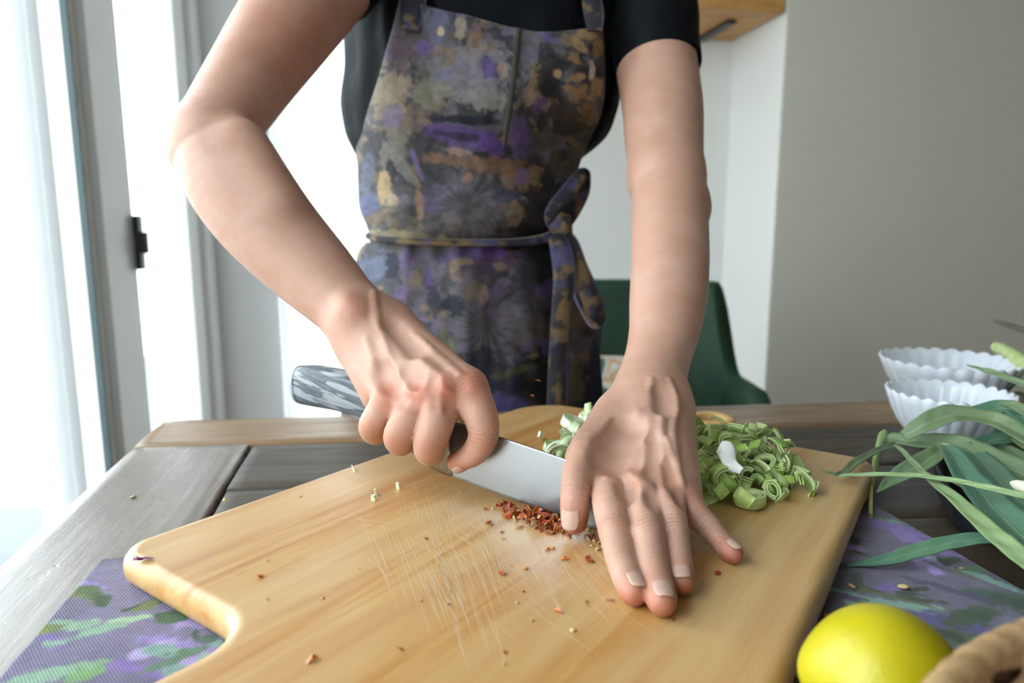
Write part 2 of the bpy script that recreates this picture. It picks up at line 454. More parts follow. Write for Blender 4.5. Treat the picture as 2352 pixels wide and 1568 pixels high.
# ---- outside: patio slab, pale ground, low green band far off
m = NT('concrete_paving'); co = m.coord('Object'); nz = m.noise(co, 1.2, 8, .6)
m.l(m.ramp(nz, [(.3, (.12, .13, .135)), (.7, (.17, .185, .185))]), m.b.inputs['Base Color']); m.set(Roughness=.8); m_conc = m.m
m = NT('pale_gravel'); co = m.coord('Object'); nz = m.noise(co, .25, 8, .7)
m.l(m.ramp(nz, [(.3, (.62, .58, .50)), (.7, (.80, .77, .70))]), m.b.inputs['Base Color']); m.set(Roughness=.9); m_grav = m.m
pe = LO
def outp(s, t): return BL + LO * s + ED * t
quad_slab('patio', [outp(.15, 12), outp(4.3, 12), outp(4.3, -7), outp(.15, -7)][::-1], -.2, -.04, m_conc)
quad_slab('ground', [outp(.15, 60), outp(80, 60), outp(80, -30), outp(.15, -30)][::-1], -.3, -.12, m_grav)
def hedge():
    V = []; n = 120
    P = [outp(60 + 6 * math.sin(i * .3), -30 + i * .95) for i in range(n)]
    for i, p in enumerate(P):
        h = .7 + .5 * rnd.random(); 
        for dz, dx in ((-.3, 0), (h * .7, -.3), (h, 1), (h * .6, 3), (-.3, 4)):
            q = p + LO * dx; V.append((q[0], q[1], dz))
    return mesh(V, grid_faces(n, 5).tolist())
m_hedge = plain('far_hedge_green', (.30, .36, .20), .9, var=.3, vscale=.3)
hg = link('hedge', hedge(), m_hedge); tag(hg, 'low green hedge far off, seen through the glass door at the left edge', 'hedge')
# the eave of the house; the house itself keeps the patio in shade
quad_slab('ceiling_eave', [outp(.15, 5), outp(.5, 5), outp(.5, -6), outp(.15, -6)][::-1], 2.62, 2.72, m_white)

# ---- wooden shelf in the alcove
wood_shelf = NT('orange_pine'); co = wood_shelf.coord('Object', scale=(1, 9, 9), rot=(0, 0, -ang)); nz = wood_shelf.noise(co, 4, 6, .6, .4)
wood_shelf.l(wood_shelf.ramp(nz, [(.3, (.42, .19, .045)), (.55, (.62, .33, .10)), (.75, (.70, .42, .16))]), wood_shelf.b.inputs['Base Color']); wood_shelf.set(Roughness=.5)
db = np.dot(BR - CAM, FW)
zs = C(1690, 97, np.dot(np.array([BR[0], BR[1], 1.6]) - CAM, FW))[2]
sh = empty('wall_shelf', (BR[0], BR[1], zs)); tag(sh, 'orange wooden shelf on the back wall above the green chair', 'shelf')
sr = BR - EX * .012
dsh = .35; Lsh = .75
cc = sr - EX * Lsh / 2 - ED * (dsh / 2 + .002)
R3 = np.array(Matrix.Rotation(ang, 3, 'Z'))
V, F = box((cc[0], cc[1], zs + .022), (Lsh, dsh, .044), R3, .003); link('board', mesh(V, F), wood_shelf.m, sh, False)
for s_ in (.13, .6):
    c1 = sr - EX * s_ - ED * .13
    V, F = box((c1[0], c1[1], zs - .006), (.035, .24, .012), R3, .002)
    c2 = sr - EX * s_ - ED * .008
    V2, F2 = box((c2[0], c2[1], zs - .0), (.035, .01, .02), R3, .002)
    b_ = link('bracket', mesh(*join([(V, F), (V2, F2)])), m_black, sh, False); b_['label'] = 'dark metal bracket'

# ================================================================== TABLE
TL = T(375, 966, ZT); TRr = T(2352, 910, ZT); U_ = nrm(TRr - TL); V_ = nrm(T(0, 1288, ZT) - TL)
ZV = np.array([0, 0, 1.0])
def tp(u, v, z=0): return TL + U_ * u + V_ * v + ZV * z
TW, TD = 1.75, 1.15
def table_wood(name, a, b, c, along, gloss):
    m = NT(name)
    rz = -math.atan2(along[1], along[0])
    tc = m.n('ShaderNodeTexCoord'); mp = m.n('ShaderNodeMapping'); mp.vector_type = 'POINT'
    mp.inputs['Rotation'].default_value = (0, 0, rz); m.l(tc.outputs['Object'], mp.inputs[0])
    m2 = m.n('ShaderNodeMapping'); m2.inputs['Scale'].default_value = (2.2, 26, 10); m.l(mp.outputs[0], m2.inputs[0])
    nz = m.noise(m2.outputs[0], 3.2, 8, .62, .6)
    big = m.noise(mp.outputs[0], 7, 4)
    col = m.ramp(nz, [(.25, a), (.5, b), (.8, c)])
    col = m.mix(m.ramp(big, [(.35, (0, 0, 0)), (.7, (.55, .55, .55))]), col, tuple(x * .62 for x in b))
    vo = m.n('ShaderNodeTexVoronoi'); vo.inputs['Scale'].default_value = 9; m.l(mp.outputs[0], vo.inputs['Vector'])
    kn = m.ramp(vo.outputs['Distance'], [(.0, (1, 1, 1)), (.06, (.4, .4, .4)), (.1, (0, 0, 0))])
    col = m.mix(m.math('MULTIPLY', kn, .45), col, (.03, .024, .02))
    m.l(col, m.b.inputs['Base Color'])
    rg = m.ramp(nz, [(.3, (gloss + .12,) * 3), (.7, (gloss,) * 3)]); m.l(rg, m.b.inputs['Roughness'])
    fine = m.noise(m2.outputs[0], 14, 6, .7); pit = m.noise(mp.outputs[0], 42, 3, .5)
    pr = m.ramp(pit, [(.27, (0, 0, 0)), (.34, (1, 1, 1))])
    h = m.math('ADD', m.math('MULTIPLY', nz, .55), m.math('MULTIPLY', fine, .3)); h = m.math('ADD', h, m.math('MULTIPLY', pr, .5))
    m.bump(h, .35, .0012); return m.m
m_frame_u = table_wood('waxed_frame_wood', (.15, .085, .04), (.27, .165, .085), (.36, .24, .135), U_, .26)
m_frame_v = table_wood('waxed_stile_wood', (.18, .15, .125), (.24, .205, .175), (.29, .25, .215), V_, .22)
m_plank = table_wood('dark_plank_wood', (.022, .017, .011), (.06, .044, .028), (.105, .078, .05), U_, .42)
table = empty('dining_table', tuple(tp(TW / 2, TD / 2) * np.array([1, 1, 0]))); tag(table, 'long rustic plank table of dark brown wood under the chopping board', 'table')
def plank(u0, u1, v0, v1, mat, name='plank', th=.035, dz=0.0, skew=0, rough=0.0, seed=0):
    nu = max(2, int((u1 - u0) / .012)) if rough else max(2, int((u1 - u0) / .05)); nv = max(2, int((v1 - v0) / .012)) if rough else 6
    us = np.linspace(0, 1, nu); vs = np.linspace(0, 1, nv); r = .0022
    us = np.unique(np.r_[0, r * .3 / (u1 - u0), r / (u1 - u0), us[1:-1], 1 - r / (u1 - u0), 1 - r * .3 / (u1 - u0), 1])
    vs = np.unique(np.r_[0, r * .3 / (v1 - v0), r / (v1 - v0), vs[1:-1], 1 - r / (v1 - v0), 1 - r * .3 / (v1 - v0), 1])
    UU, VV = np.meshgrid(us, vs, indexing='ij'); n = UU.size
    uu = u0 + UU * (u1 - u0); vv = v0 + VV * (v1 - v0)
    P2 = np.c_[uu.ravel(), vv.ravel()]
    wob = (fbm(P2, 9, seed, 3) - .5) * .006 * (1 if rough else .4)
    eu = np.minimum(UU, 1 - UU) * (u1 - u0); ev = np.minimum(VV, 1 - VV) * (v1 - v0)
    e = np.minimum(eu, ev).ravel()
    edge = sstep(.03, 0, e)
    z = -.0022 * (1 - sstep(0, r, e)) ** 2 + dz
    if rough: z = z + (fbm(P2, 30, seed + 5, 3) - .5) * .0009
    top = TL + np.outer(uu.ravel() + (wob * edge if rough else 0) + skew * vv.ravel(), U_) + np.outer(vv.ravel() + wob * edge * .6, V_) + np.outer(z, ZV)
    nu_, nv_ = UU.shape; F = grid_faces(nu_, nv_)[:, ::-1].tolist()
    ring = [i * nv_ for i in range(nu_)] + [(nu_ - 1) * nv_ + j for j in range(1, nv_)] + [i * nv_ + nv_ - 1 for i in range(nu_ - 2, -1, -1)] + [j for j in range(nv_ - 2, 0, -1)]
    bot = top[ring] * 1.0; bot[:, 2] = ZT - th
    V = np.vstack([top, bot]); m_ = len(ring)
    for i in range(m_): F.append([ring[i], ring[(i + 1) % m_], n + (i + 1) % m_, n + i])
    F.append([n + i for i in range(m_)])
    me = mesh(V, F); bm = bmesh.new(); bm.from_mesh(me); bmesh.ops.recalc_face_normals(bm, faces=bm.faces); bm.to_mesh(me); bm.free()
    return link(name, me, mat, table, True)
w_back = 0.096
plank(0, TW, 0, w_back - .001, m_frame_u, 'end_board', rough=1, seed=3)
plank(0.0, .1105, w_back + .0005, TD, m_frame_v, 'side_board', rough=1, seed=4)
gu = .1145
vv0 = w_back + .0035
for i, wv in enumerate((.118, .112, .125, .118, .12, .125, .12, .118)):
    v1 = min(vv0 + wv, TD)
    plank(gu, TW - .12, vv0, v1 - .002, m_plank, 'plank', dz=-.0012 - .0006 * (i % 2), rough=1, seed=11 + i)
    vv0 = v1 + .0016
plank(TW - .116, TW, w_back + .0005, TD, m_frame_v, 'side_board', seed=9)
# under-frame and legs
m_leg = table_wood('table_leg_wood', (.08, .055, .035), (.14, .10, .07), (.2, .15, .1), ZV[[0, 2, 1]], .4)
for (u, v) in ((.12, .12), (TW - .12, .12), (.12, TD - .12), (TW - .12, TD - .12)):
    c = tp(u, v)
    prof = [(.0, .045), (.04, .05), (.10, .03), (.16, .045), (.40, .036), (.56, .028), (.60, .045), (.7, .045)]
    P = [(c[0], c[1], z) for z, r in prof]; V, F = tube(P, [r for z, r in prof], 16, up=(0, 1, .01))
    link('leg', mesh(V, F), m_leg, table)
for a, b in (((.12, .12), (TW - .12, .12)), ((.12, TD - .12), (TW - .12, TD - .12)), ((.12, .12), (.12, TD - .12)), ((TW - .12, .12), (TW - .12, TD - .12))):
    A_ = tp(*a); B_ = tp(*b); d = nrm(B_ - A_); n_ = np.array([-d[1], d[0], 0]) * .011
    V = [A_ + n_, A_ - n_, B_ - n_, B_ + n_]; V = [np.array([v[0], v[1], .635]) for v in V] + [np.array([v[0], v[1], .716]) for v in V]
    link('apron_rail', mesh(V, [(0, 1, 2, 3), (4, 7, 6, 5), (0, 4, 5, 1), (1, 5, 6, 2), (2, 6, 7, 3), (3, 7, 4, 0)]), m_leg, table, False)

# ================================================================== GREEN CHAIR
m = NT('green_velvet'); co = m.coord('Object'); nz = m.noise(co, 6, 4)
m.l(m.ramp(nz, [(.3, (.003, .020, .008)), (.7, (.006, .036, .014))]), m.b.inputs['Base Color']); m.set(Roughness=.75)
m.b.inputs['Sheen Weight'].default_value = .08; m.b.inputs['Sheen Tint'].default_value = (.2, .8, .4, 1); m_velvet = m.m
def chair():
    D = 1.5
    cR = C(1745, 880, D - .02); cx0 = C(1300, 700, D)[0]
    ctr = np.array([cR[0] - .30, cR[1] + .02, 0]); root = empty('tub_chair', tuple(ctr))
    tag(root, 'dark green velvet tub chair behind the person, against the far wall', 'chair')
    n = 60; rows = []
    ztop = C(1400, 640, D + .22)[2]; zarm = C(1740, 880, D - .02)[2]
    prof = lambda t, zt: [(0, .30), (0, zt - .02), (.008, zt - .004), (.025, zt), (.042, zt - .004), (.05, zt - .02), (.05, .30)]
    for i in range(n):
        a = math.radians(-18 + 216 * i / (n - 1)); q = (1 - math.cos(2 * math.pi * (i / (n - 1)))) / 2
        # superellipse plan, back at +y
        cx, sy = math.cos(a), math.sin(a); e = .62
        x = .30 * abs(cx) ** e * (1 if cx > 0 else -1); y = .27 * abs(sy) ** e * (1 if sy > 0 else -1)
        t = sstep(.12, .46, q); zt = zarm + (ztop - zarm) * t
        if min(i, n - 1 - i) < 2: zt -= .03 * (2 - min(i, n - 1 - i)) * .5
        nx = nrm((x / .3, y / .27, 0))
        for off, z in prof(i, zt):
            p = ctr + np.array([x, y, 0]) - nx * (off); rows.append((p[0], p[1], z))
    F = grid_faces(n, 7).tolist() + [list(range(7))[::-1], [(n - 1) * 7 + k for k in range(7)]]
    me = mesh(rows, F); bm = bmesh.new(); bm.from_mesh(me); bmesh.ops.recalc_face_normals(bm, faces=bm.faces); bm.to_mesh(me); bm.free()
    link('backrest', me, m_velvet, root)
    V, F = box(ctr + np.array([0, -.01, .40]), (.5, .47, .14), None, .04, 4); link('seat', mesh(V, F), m_velvet, root)
    for sx in (-1, 1):
        for sy in (-1, 1):
            P = [ctr + np.array([sx * .22, sy * .2, .34]), ctr + np.array([sx * .25, sy * .23, 0])]
            V, F = tube(P, [.018, .011], 12, up=(0, 1, 0)); link('leg', mesh(V, F), m_black, root)
    return ctr
cc_ = chair()
# pale patterned cushion on its seat
def cushion():
    n = 20; V = []; c = cc_ + np.array([-.06, -.02, .505])
    for i in range(n):
        for j in range(n):
            u, v = i / (n - 1) * 2 - 1, j / (n - 1) * 2 - 1
            f = (1 - u ** 4) * (1 - v ** 4); V.append(c + np.array([u * .19 * (1 - .08 * v * v), -.05 + v * .05 - .0 * f, v * .11 * (1 - .08 * u * u) + .08]) + np.array([0, -.045, .02]) * f ** .5)
    for i in range(n):
        for j in range(n):
            u, v = i / (n - 1) * 2 - 1, j / (n - 1) * 2 - 1
            f = (1 - u ** 4) * (1 - v ** 4); V.append(c + np.array([u * .19 * (1 - .08 * v * v), -.05 + v * .05, v * .11 * (1 - .08 * u * u) + .08]) - np.array([0, -.045, .02]) * f ** .5)
    F = grid_faces(n, n).tolist() + (grid_faces(n, n)[:, ::-1] + n * n).tolist()
    return mesh(V, F)
m = NT('cushion_print'); co = m.coord('Object'); nz = m.noise(co, 14, 2, .4, 1.0)
m.l(m.ramp(nz, [(.38, (.55, .54, .5)), (.47, (.45, .22, .08)), (.54, (.6, .58, .55)), (.62, (.05, .08, .06))]), m.b.inputs['Base Color']); m.set(Roughness=.9)
cu = link('cushion', cushion(), m.m); tag(cu, 'pale cushion with an orange and dark print on the green chair', 'cushion')

# ================================================================== PLACE MAT
def line_x(p1, p2, p3, p4):
    A = np.array([[p2[0] - p1[0], -(p4[0] - p3[0])], [p2[1] - p1[1], -(p4[1] - p3[1])]])
    r = np.linalg.solve(A, [p3[0] - p1[0], p3[1] - p1[1]]); return np.array(p1[:2]) + r[0] * (np.array(p2[:2]) - np.array(p1[:2]))
def splat(P, c, ax, a, b, seed, warp=.35, soft=.25, sc=60):
    """soft-edged irregular blob mask on plan points P"""
    d = P[:, :2] - np.asarray(c)[:2]; ax = nrm(np.asarray(ax)[:2]); u = d @ ax / a; v = (d @ np.array([-ax[1], ax[0]])) / b
    out = np.zeros(len(P)); r = np.sqrt(u * u + v * v); m_ = r < 1.2 + 3.4 * warp; Q = P[m_, :2]
    r = r[m_] + (fbm(Q, sc, seed, 3) - .5) * 2 * warp + (fbm(Q, 330, seed + 9, 3) - .5) * 1.1 * warp + (fbm(Q, 150, seed + 4, 2) - .5) * 1.2 * warp
    out[m_] = 1 - sstep(1 - soft, 1 + soft * .3, r); return out
m_mat = NT('printed_cotton'); a_ = m_mat.attr('Col'); m_mat.l(a_.outputs[0], m_mat.b.inputs['Base Color']); m_mat.set(Roughness=.85)
m_mat.b.inputs['Sheen Weight'].default_value = .15
tc = m_mat.n('ShaderNodeTexCoord'); wv = m_mat.n('ShaderNodeTexWave'); wv.bands_direction = 'DIAGONAL'; wv.inputs['Scale'].default_value = 330; wv.inputs['Distortion'].default_value = .6
m_mat.l(tc.outputs['Object'], wv.inputs['Vector']); m_mat.bump(wv.outputs['Fac'], .5, .0006)
def place_mat():
    fl = T(238, 1284, ZT)[:2]; fr = T(2004, 1161, ZT)[:2]; nl = T(0, 1564, ZT)[:2]; nr = T(2352, 1361, ZT)[:2]
    dl = nrm(nl - fl); dr = nrm(nr - fr)
    nu, nv = 460, 330; us = np.linspace(0, 1, nu); L = .40
    UU, VV = np.meshgrid(us, np.linspace(0, 1, nv), indexing='ij'); u = UU.ravel(); v = VV.ravel()
    a = fl + np.outer(v * L, dl); b = fr + np.outer(v * L * 1.02, dr); P = a + (b - a) * u[:, None]
    P = P + np.outer((fbm(np.c_[u, v], 9, 2, 3) - .5) * .012 * (1 - np.minimum(v * 8, 1)), nrm(fl - nl))
    side = np.maximum(np.abs(u - .5) * 2, 0)
    # slight ruck lines near the right-hand part
    z = (fbm(P, 14, 5, 3) - .45) * .004
    f = np.array([nrm((T(2300, 1440, ZT) - T(2050, 1360, ZT))[:2])][0]); q = (P - T(2180, 1395, ZT)[:2]) @ np.array([-f[1], f[0]])
    z += .004 * np.exp(-(q / .008) ** 2) * sstep(.2, .27, P[:, 0]) + .003 * np.exp(-((q - .035) / .01) ** 2) * sstep(.18, .24, P[:, 0])
    inb = np.zeros(len(P), bool)
    m1 = np.abs(u - .5) < .40
    z = np.where(m1, z * 0, z * sstep(.40, .44, np.abs(u - .5)))
    z = ZT + .0014 + np.maximum(z, 0)
    V = np.c_[P, z]
    # the print
    base = np.array(lin('#6c667f')); dark = np.array(lin('#4e4c63')); lil = np.array(lin('#8a80a8'))
    n1 = fbm(P, 16, 21, 4)[:, None]; col = dark * (1 - sstep(.3, .55, n1)) + base * sstep(.3, .55, n1)
    col = col * (1 - .6 * sstep(.55, .75, fbm(P, 9, 33, 3)[:, None])) + lil * .6 * sstep(.55, .75, fbm(P, 9, 33, 3)[:, None])
    def add(px, py, ang_, a, b, c, seed, al=1, warp=.7, soft=.35, sc=70):
        nonlocal col
        o = T(px, py, ZT); d = T(px + math.cos(ang_) * 10, py + math.sin(ang_) * 10, ZT) - o
        k = splat(P, o, d, a, b, seed, warp, soft, sc)[:, None] * al; col = col * (1 - k) + np.array(lin(c)) * k
    rr = random.Random(5)
    pur, pur2, lg, dg, ol = '#9a82cc', '#8266b4', '#8fb79a', '#33512f', '#6f7a3c'
    # left part
    for q, (px, py, an, a, b, c) in enumerate((
        (380, 1475, .1, .020, .008, pur), (430, 1430, .3, .017, .008, '#a48fce'), (505, 1500, .2, .020, .010, pur), (470, 1548, 0, .028, .010, '#a897d2'), (560, 1440, 0, .010, .005, pur),
        (300, 1540, .2, .020, .006, pur2), (205, 1355, .3, .018, .005, pur), (120, 1475, .8, .012, .004, pur2), (345, 1500, .9, .006, .012, '#b3a4dc'),
        (225, 1450, -.3, .022, .005, lg), (300, 1425, -.1, .020, .004, '#a9c9a0'), (150, 1440, .1, .018, .006, lg), (400, 1545, .1, .010, .005, '#7fa69a'), (190, 1550, -.6, .010, .008, '#7fb070'), (90, 1565, -.3, .020, .006, lg), (370, 1500, .2, .012, .005, '#7fa69a'), (500, 1480, .2, .010, .004, '#7fa69a'),
        (205, 1370, .5, .014, .007, ol), (190, 1358, .1, .010, .006, '#4f6b2e'), (230, 1382, .5, .009, .006, dg), (340, 1400, .1, .010, .004, ol), (345, 1390, -.3, .011, .003, dg), (110, 1450, 0, .008, .004, '#7d8c45'), (330, 1398, .6, .004, .008, ol),
        (400, 1418, .1, .012, .006, dg), (385, 1424, .1, .009, .005, '#3f6233'), (448, 1464, 1.4, .007, .003, dg), (515, 1500, 1.9, .010, .003, '#3c5a34'), (470, 1475, 0, .006, .004, '#46655a'), (430, 1500, -.2, .010, .0025, '#4d7a52'), (530, 1488, 1.2, .010, .004, dg), (400, 1520, -.4, .014, .003, '#5b8060'))):
        add(px, py, an, a, b, c, 100 + q)
    # right part
    for q, (px, py, an, a, b, c) in enumerate((
        (2060, 1222, .3, .030, .009, pur2), (2100, 1245, .5, .018, .007, '#8c70c4'), (2030, 1205, .1, .014, .005, pur2), (2135, 1290, .3, .018, .008, '#8d74c6'), (2120, 1305, .5, .012, .005, '#9c88d2'), (2165, 1272, .2, .012, .005, pur2), (1965, 1262, .4, .008, .006, '#9a7cc8'), (1950, 1287, -.2, .008, .002, '#9a6cb0'), (2035, 1352, 0, .008, .005, '#7a5fb4'), (2140, 1430, .3, .03, .010, '#5f4f9a'), (2200, 1440, .3, .03, .008, '#544a92'), (1960, 1380, .5, .015, .006, '#5c4c84'),
        (2080, 1208, .2, .016, .003, '#6c9a7c'), (2250, 1330, .35, .026, .005, '#86b8a8'), (2215, 1325, .3, .012, .004, ol), (2290, 1350, .4, .020, .004, '#8cc0b4'), (2020, 1385, .25, .030, .003, '#7fae9c'), (2090, 1395, .1, .016, .004, '#86b4a0'), (1990, 1400, -.3, .016, .005, '#88b4ac'), (1935, 1420, -.7, .020, .005, '#6f7f5c'), (1905, 1440, -.5, .012, .004, '#8aa08a'), (2240, 1310, 0, .012, .003, '#4e7a4e'),
        (1968, 1272, .3, .011, .003, '#2b3a24'), (1955, 1240, .1, .006, .009, '#2b3a24'), (1945, 1305, -.1, .012, .004, '#2f4628'), (2163, 1288, .8, .009, .003, '#22351f'), (2184, 1290, -.3, .008, .004, '#253a22'), (2085, 1368, .1, .010, .003, '#2c4226'), (2100, 1358, -.1, .007, .004, '#22351f'), (2118, 1382, .15, .013, .0028, '#33492a'), (2002, 1362, .3, .012, .003, '#4a5a2c'), (2035, 1372, .25, .028, .0022, '#6a7038'), (2205, 1470, .3, .018, .008, '#3f5a38'), (2180, 1462, .4, .008, .004, '#26361f'), (2240, 1415, -.3, .022, .008, '#2f4a2c'), (2310, 1385, .2, .02, .006, '#3c5a40'), (2340, 1400, .2, .02, .01, '#2f4a36'), (2290, 1300, .3, .015, .005, '#5a5a8a'), (2200, 1365, .3, .03, .004, '#46446a'))):
        add(px, py, an, a, b, c, 200 + q)
    for q in range(60):          # small strokes of the same print everywhere else
        uq, vq = rr.random(), rr.random()
        o = (fl + dl * vq * L) * (1 - uq) + (fr + dr * vq * L) * uq
        if .12 < uq < .84 and vq < .55: 
            k = splat(P, o, (rr.random() - .5, rr.random()), .012, .004, 300 + q)[:, None] * .8; col = col * (1 - k) + np.array(lin(rr.choice([pur, lg, dg, pur2]))) * k
    g = col.mean(1, keepdims=True); col = (g + (col - g) * .88) * (.64 + .34 * fbm(P, 260, 77, 3)[:, None])
    F = grid_faces(nu, nv)[:, ::-1]
    me = mesh_np(V, F); vcol(me, col); o = link('place_mat', me, m_mat.m)
    md = o.modifiers.new('thickness', 'SOLIDIFY'); md.thickness = .0008; md.offset = -1
    tag(o, 'thin purple cotton place mat with a floral print, lying under the chopping board', 'place mat')
place_mat()

# ================================================================== CHOPPING BOARD
L1 = (T(700, 1102, ZB), T(1140, 950, ZB)); L2 = (T(1390, 943, ZB), T(1940, 1040, ZB))
L3 = (T(1983, 1150, .763), T(1815, 1568, .763)); L4 = (T(270, 1328, .754), T(545, 1493, .754))
Kb = line_x(*L1, *L2); Kr = line_x(*L2, *L3); Kl = line_x(*L1, *L4); Kf = line_x(*L3, *L4)
AX = nrm(Kb - Kl)                                     # long axis in plan
WX = nrm(Kf - Kl)
nk = T(572, 1490, .76)[:2]; s0 = float((nk - Kl) @ WX) ; s1 = s0 + .075
def round_poly(pts, rad, n=10):
    out = []; m_ = len(pts)
    for i in range(m_):
        p0, p1, p2 = (np.asarray(pts[(i + k) % m_], float) for k in (-1, 0, 1)); r = rad[i]
        if r <= 0: out.append(p1); continue
        a = nrm(p0 - p1); b = nrm(p2 - p1); th = math.acos(np.clip(a @ b, -1, 1)); t = r / math.tan(th / 2)
        s = p1 + a * t; e = p1 + b * t; c = p1 + nrm(a + b) * (r / math.sin(th / 2))
        v0 = s - c; v1 = e - c; a0 = math.atan2(v0[1], v0[0]); a1 = math.atan2(v1[1], v1[0]); da = (a1 - a0 + math.pi) % (2 * math.pi) - math.pi
        for k in range(n + 1):
            q = a0 + da * k / n; out.append(c + r * np.array([math.cos(q), math.sin(q)]))
    return out
def dense(pts, step):
    out = []; m_ = len(pts)
    for i in range(m_):
        a, b = pts[i], pts[(i + 1) % m_]; n = max(1, int(np.linalg.norm(b - a) / step))
        out += [a + (b - a) * k / n for k in range(n)]
    return out
def plate(outline, prof, holes=None):
    """outline (counter-clockwise) swept through (inset, z) rings, both faces closed"""
    O = np.array(outline); n = len(O)
    tn = np.roll(O, -1, 0) - np.roll(O, 1, 0); N = np.c_[-tn[:, 1], tn[:, 0]]; N /= np.linalg.norm(N, axis=1)[:, None] + 1e-12
    V = []
    for ins, z in prof: V += [(p[0], p[1], z) for p in O + N * ins]
    F = []
    for r in range(len(prof) - 1):
        for i in range(n): F.append([r * n + i, r * n + (i + 1) % n, (r + 1) * n + (i + 1) % n, (r + 1) * n + i])
    F.append([i for i in range(n)][::-1]); F.append([(len(prof) - 1) * n + i for i in range(n)])
    return V, F
def signed(o): o = np.array(o); x, y = o[:, 0], o[:, 1]; return (x @ np.roll(y, -1) - y @ np.roll(x, -1)) / 2
hl = .125
P_ = [Kb, Kl, Kl + WX * s0, Kl + WX * (s0 - .004) - AX * hl, Kl + WX * (s1 + .004) - AX * hl, Kl + WX * s1, Kf, Kr]
R_ = [.052, .024, .026, .03, .03, .026, .03, .022]
if signed(P_) < 0: P_ = P_[::-1]; R_ = R_[::-1]
out_b = dense(round_poly(P_, R_, 14), .012)
zb0 = ZT + .0024
prof_b = [(.0065, zb0), (.003, zb0 + .0008), (.0008, zb0 + .0030), (0, zb0 + .0065), (0, ZB - .0075), (.0008, ZB - .0042), (.003, ZB - .0013), (.0065, ZB - .0002), (.009, ZB)]
V, F = plate(out_b, prof_b)
m = NT('oiled_board_wood'); rz = -math.atan2(AX[1], AX[0])
tc = m.n('ShaderNodeTexCoord'); mp = m.n('ShaderNodeMapping'); mp.inputs['Rotation'].default_value = (0, 0, rz); m.l(tc.outputs['Object'], mp.inputs[0])
def sc(v): 
    x = m.n('ShaderNodeMapping'); x.inputs['Scale'].default_value = v; m.l(mp.outputs[0], x.inputs[0]); return x.outputs[0]
streak = m.noise(sc((2.2, 26, 26)), 1.6, 6, .6, .5); wide = m.noise(sc((1.6, 9, 9)), 2.1, 3, .5, .9)
band = m.noise(sc((0, 16, 0)), 1.0, 0, .5)           # the glued staves differ in tone
col = m.ramp(streak, [(.34, (.38, .15, .03)), (.45, (.53, .285, .085)), (.54, (.60, .39, .155)), (.64, (.47, .235, .06))])
fl_ = m.noise(sc((4, 150, 60)), 1.6, 4, .6); col = m.mix(m.ramp(fl_, [(.36, (.45, .45, .45)), (.55, (0, 0, 0))]), col, (.47, .24, .085))
col = m.mix(m.ramp(wide, [(.38, (0, 0, 0)), (.66, (.7, .7, .7))]), col, (.47, .22, .06))
col = m.mix(m.ramp(band, [(.42, (0, 0, 0)), (.5, (.35, .35, .35))]), col, (.61, .43, .21))
por = m.noise(sc((60, 700, 60)), 1.0, 3, .65); pores = m.ramp(por, [(.24, (1, 1, 1)), (.33, (0, 0, 0))])
pz = m.ramp(m.noise(sc((5, 9, 5)), 1.4, 2), [(.4, (0, 0, 0)), (.6, (1, 1, 1))])
col = m.mix(m.math('MULTIPLY', m.math('MULTIPLY', pores, pz), .75), col, (.26, .10, .03))
m.l(col, m.b.inputs['Base Color']); m.l(m.ramp(streak, [(.3, (.38,) * 3), (.7, (.28,) * 3)]), m.b.inputs['Roughness'])
m.b.inputs['Coat Weight'].default_value = .2; m.b.inputs['Coat Roughness'].default_value = .32
m.bump(m.math('ADD', m.math('MULTIPLY', streak, .2), m.math('MULTIPLY', pores, -.3)), .12, .0006)
m_board = m.m
board = link('chopping_board', mesh(V, F), m_board, smooth=True)
for p in board.data.polygons:
    if len(p.vertices) > 4: p.use_smooth = False
tag(board, 'large pale wooden chopping board with rounded corners and scratches in the middle of the table', 'chopping board')
# knife marks: fine pale grooves worn into the surface
def scratches():
    rs = random.Random(3); V = []; F = []
    def strip(p, q, w):
        d = nrm(q - p); n = np.array([-d[1], d[0], 0]) * w / 2; k = len(V); z = np.array([0, 0, ZB + .00006])
        mid = (p + q) / 2 + n * rs.uniform(-1.5, 1.5)
        for c, ww in ((p, .15), (mid, 1), (q, .1)): V.append(c - n * ww + z); V.append(c + n * ww + z)
        F.append((k, k + 1, k + 3, k + 2)); F.append((k + 2, k + 3, k + 5, k + 4))
    def g(px, py): p = T(px, py, ZB); p[2] = 0; return p
    def fam(n, cx, cy, sx, sy, dx, dy, jit, l0, l1, w0=.00012, w1=.00028):
        for _ in range(int(n * .62)):
            x = cx + rs.gauss(0, sx); y = cy + rs.gauss(0, sy); l = rs.uniform(l0, l1)
            ex = dx + rs.gauss(0, jit); ey = dy + rs.gauss(0, jit * .6)
            strip(g(x - ex * l / 2, y - ey * l / 2), g(x + ex * l / 2, y + ey * l / 2), rs.uniform(w0, w1))
    fam(70, 1020, 1170, 60, 30, .32, 1, .08, 30, 90); fam(90, 960, 1280, 55, 45, .42, 1, .08, 50, 150)
    fam(90, 1090, 1330, 70, 50, .36, 1, .07, 60, 170); fam(80, 1200, 1270, 80, 45, .55, 1, .10, 40, 120)
    fam(110, 1330, 1320, 50, 50, .85, 1, .10, 30, 110, .00012, .00026); fam(60, 1130, 1240, 110, 40, 1, .62, .1, 40, 130)
    fam(26, 1060, 1400, 40, 40, .34, 1, .05, 100, 210); fam(50, 1000, 1290, 90, 50, 1, -.35, .12, 40, 120, .0001, .0002)
    fam(14, 1300, 1400, 120, 40, 1, .8, .1, 60, 160); fam(6, 850, 1195, 20, 6, 1, .1, .02, 90, 170); fam(40, 1250, 1330, 90, 50, 1, -.5, .15, 30, 90, .0001, .0002)
    me = mesh(V, F); return me
ms = plain('scratched_wood', (.74, .61, .44), .6)
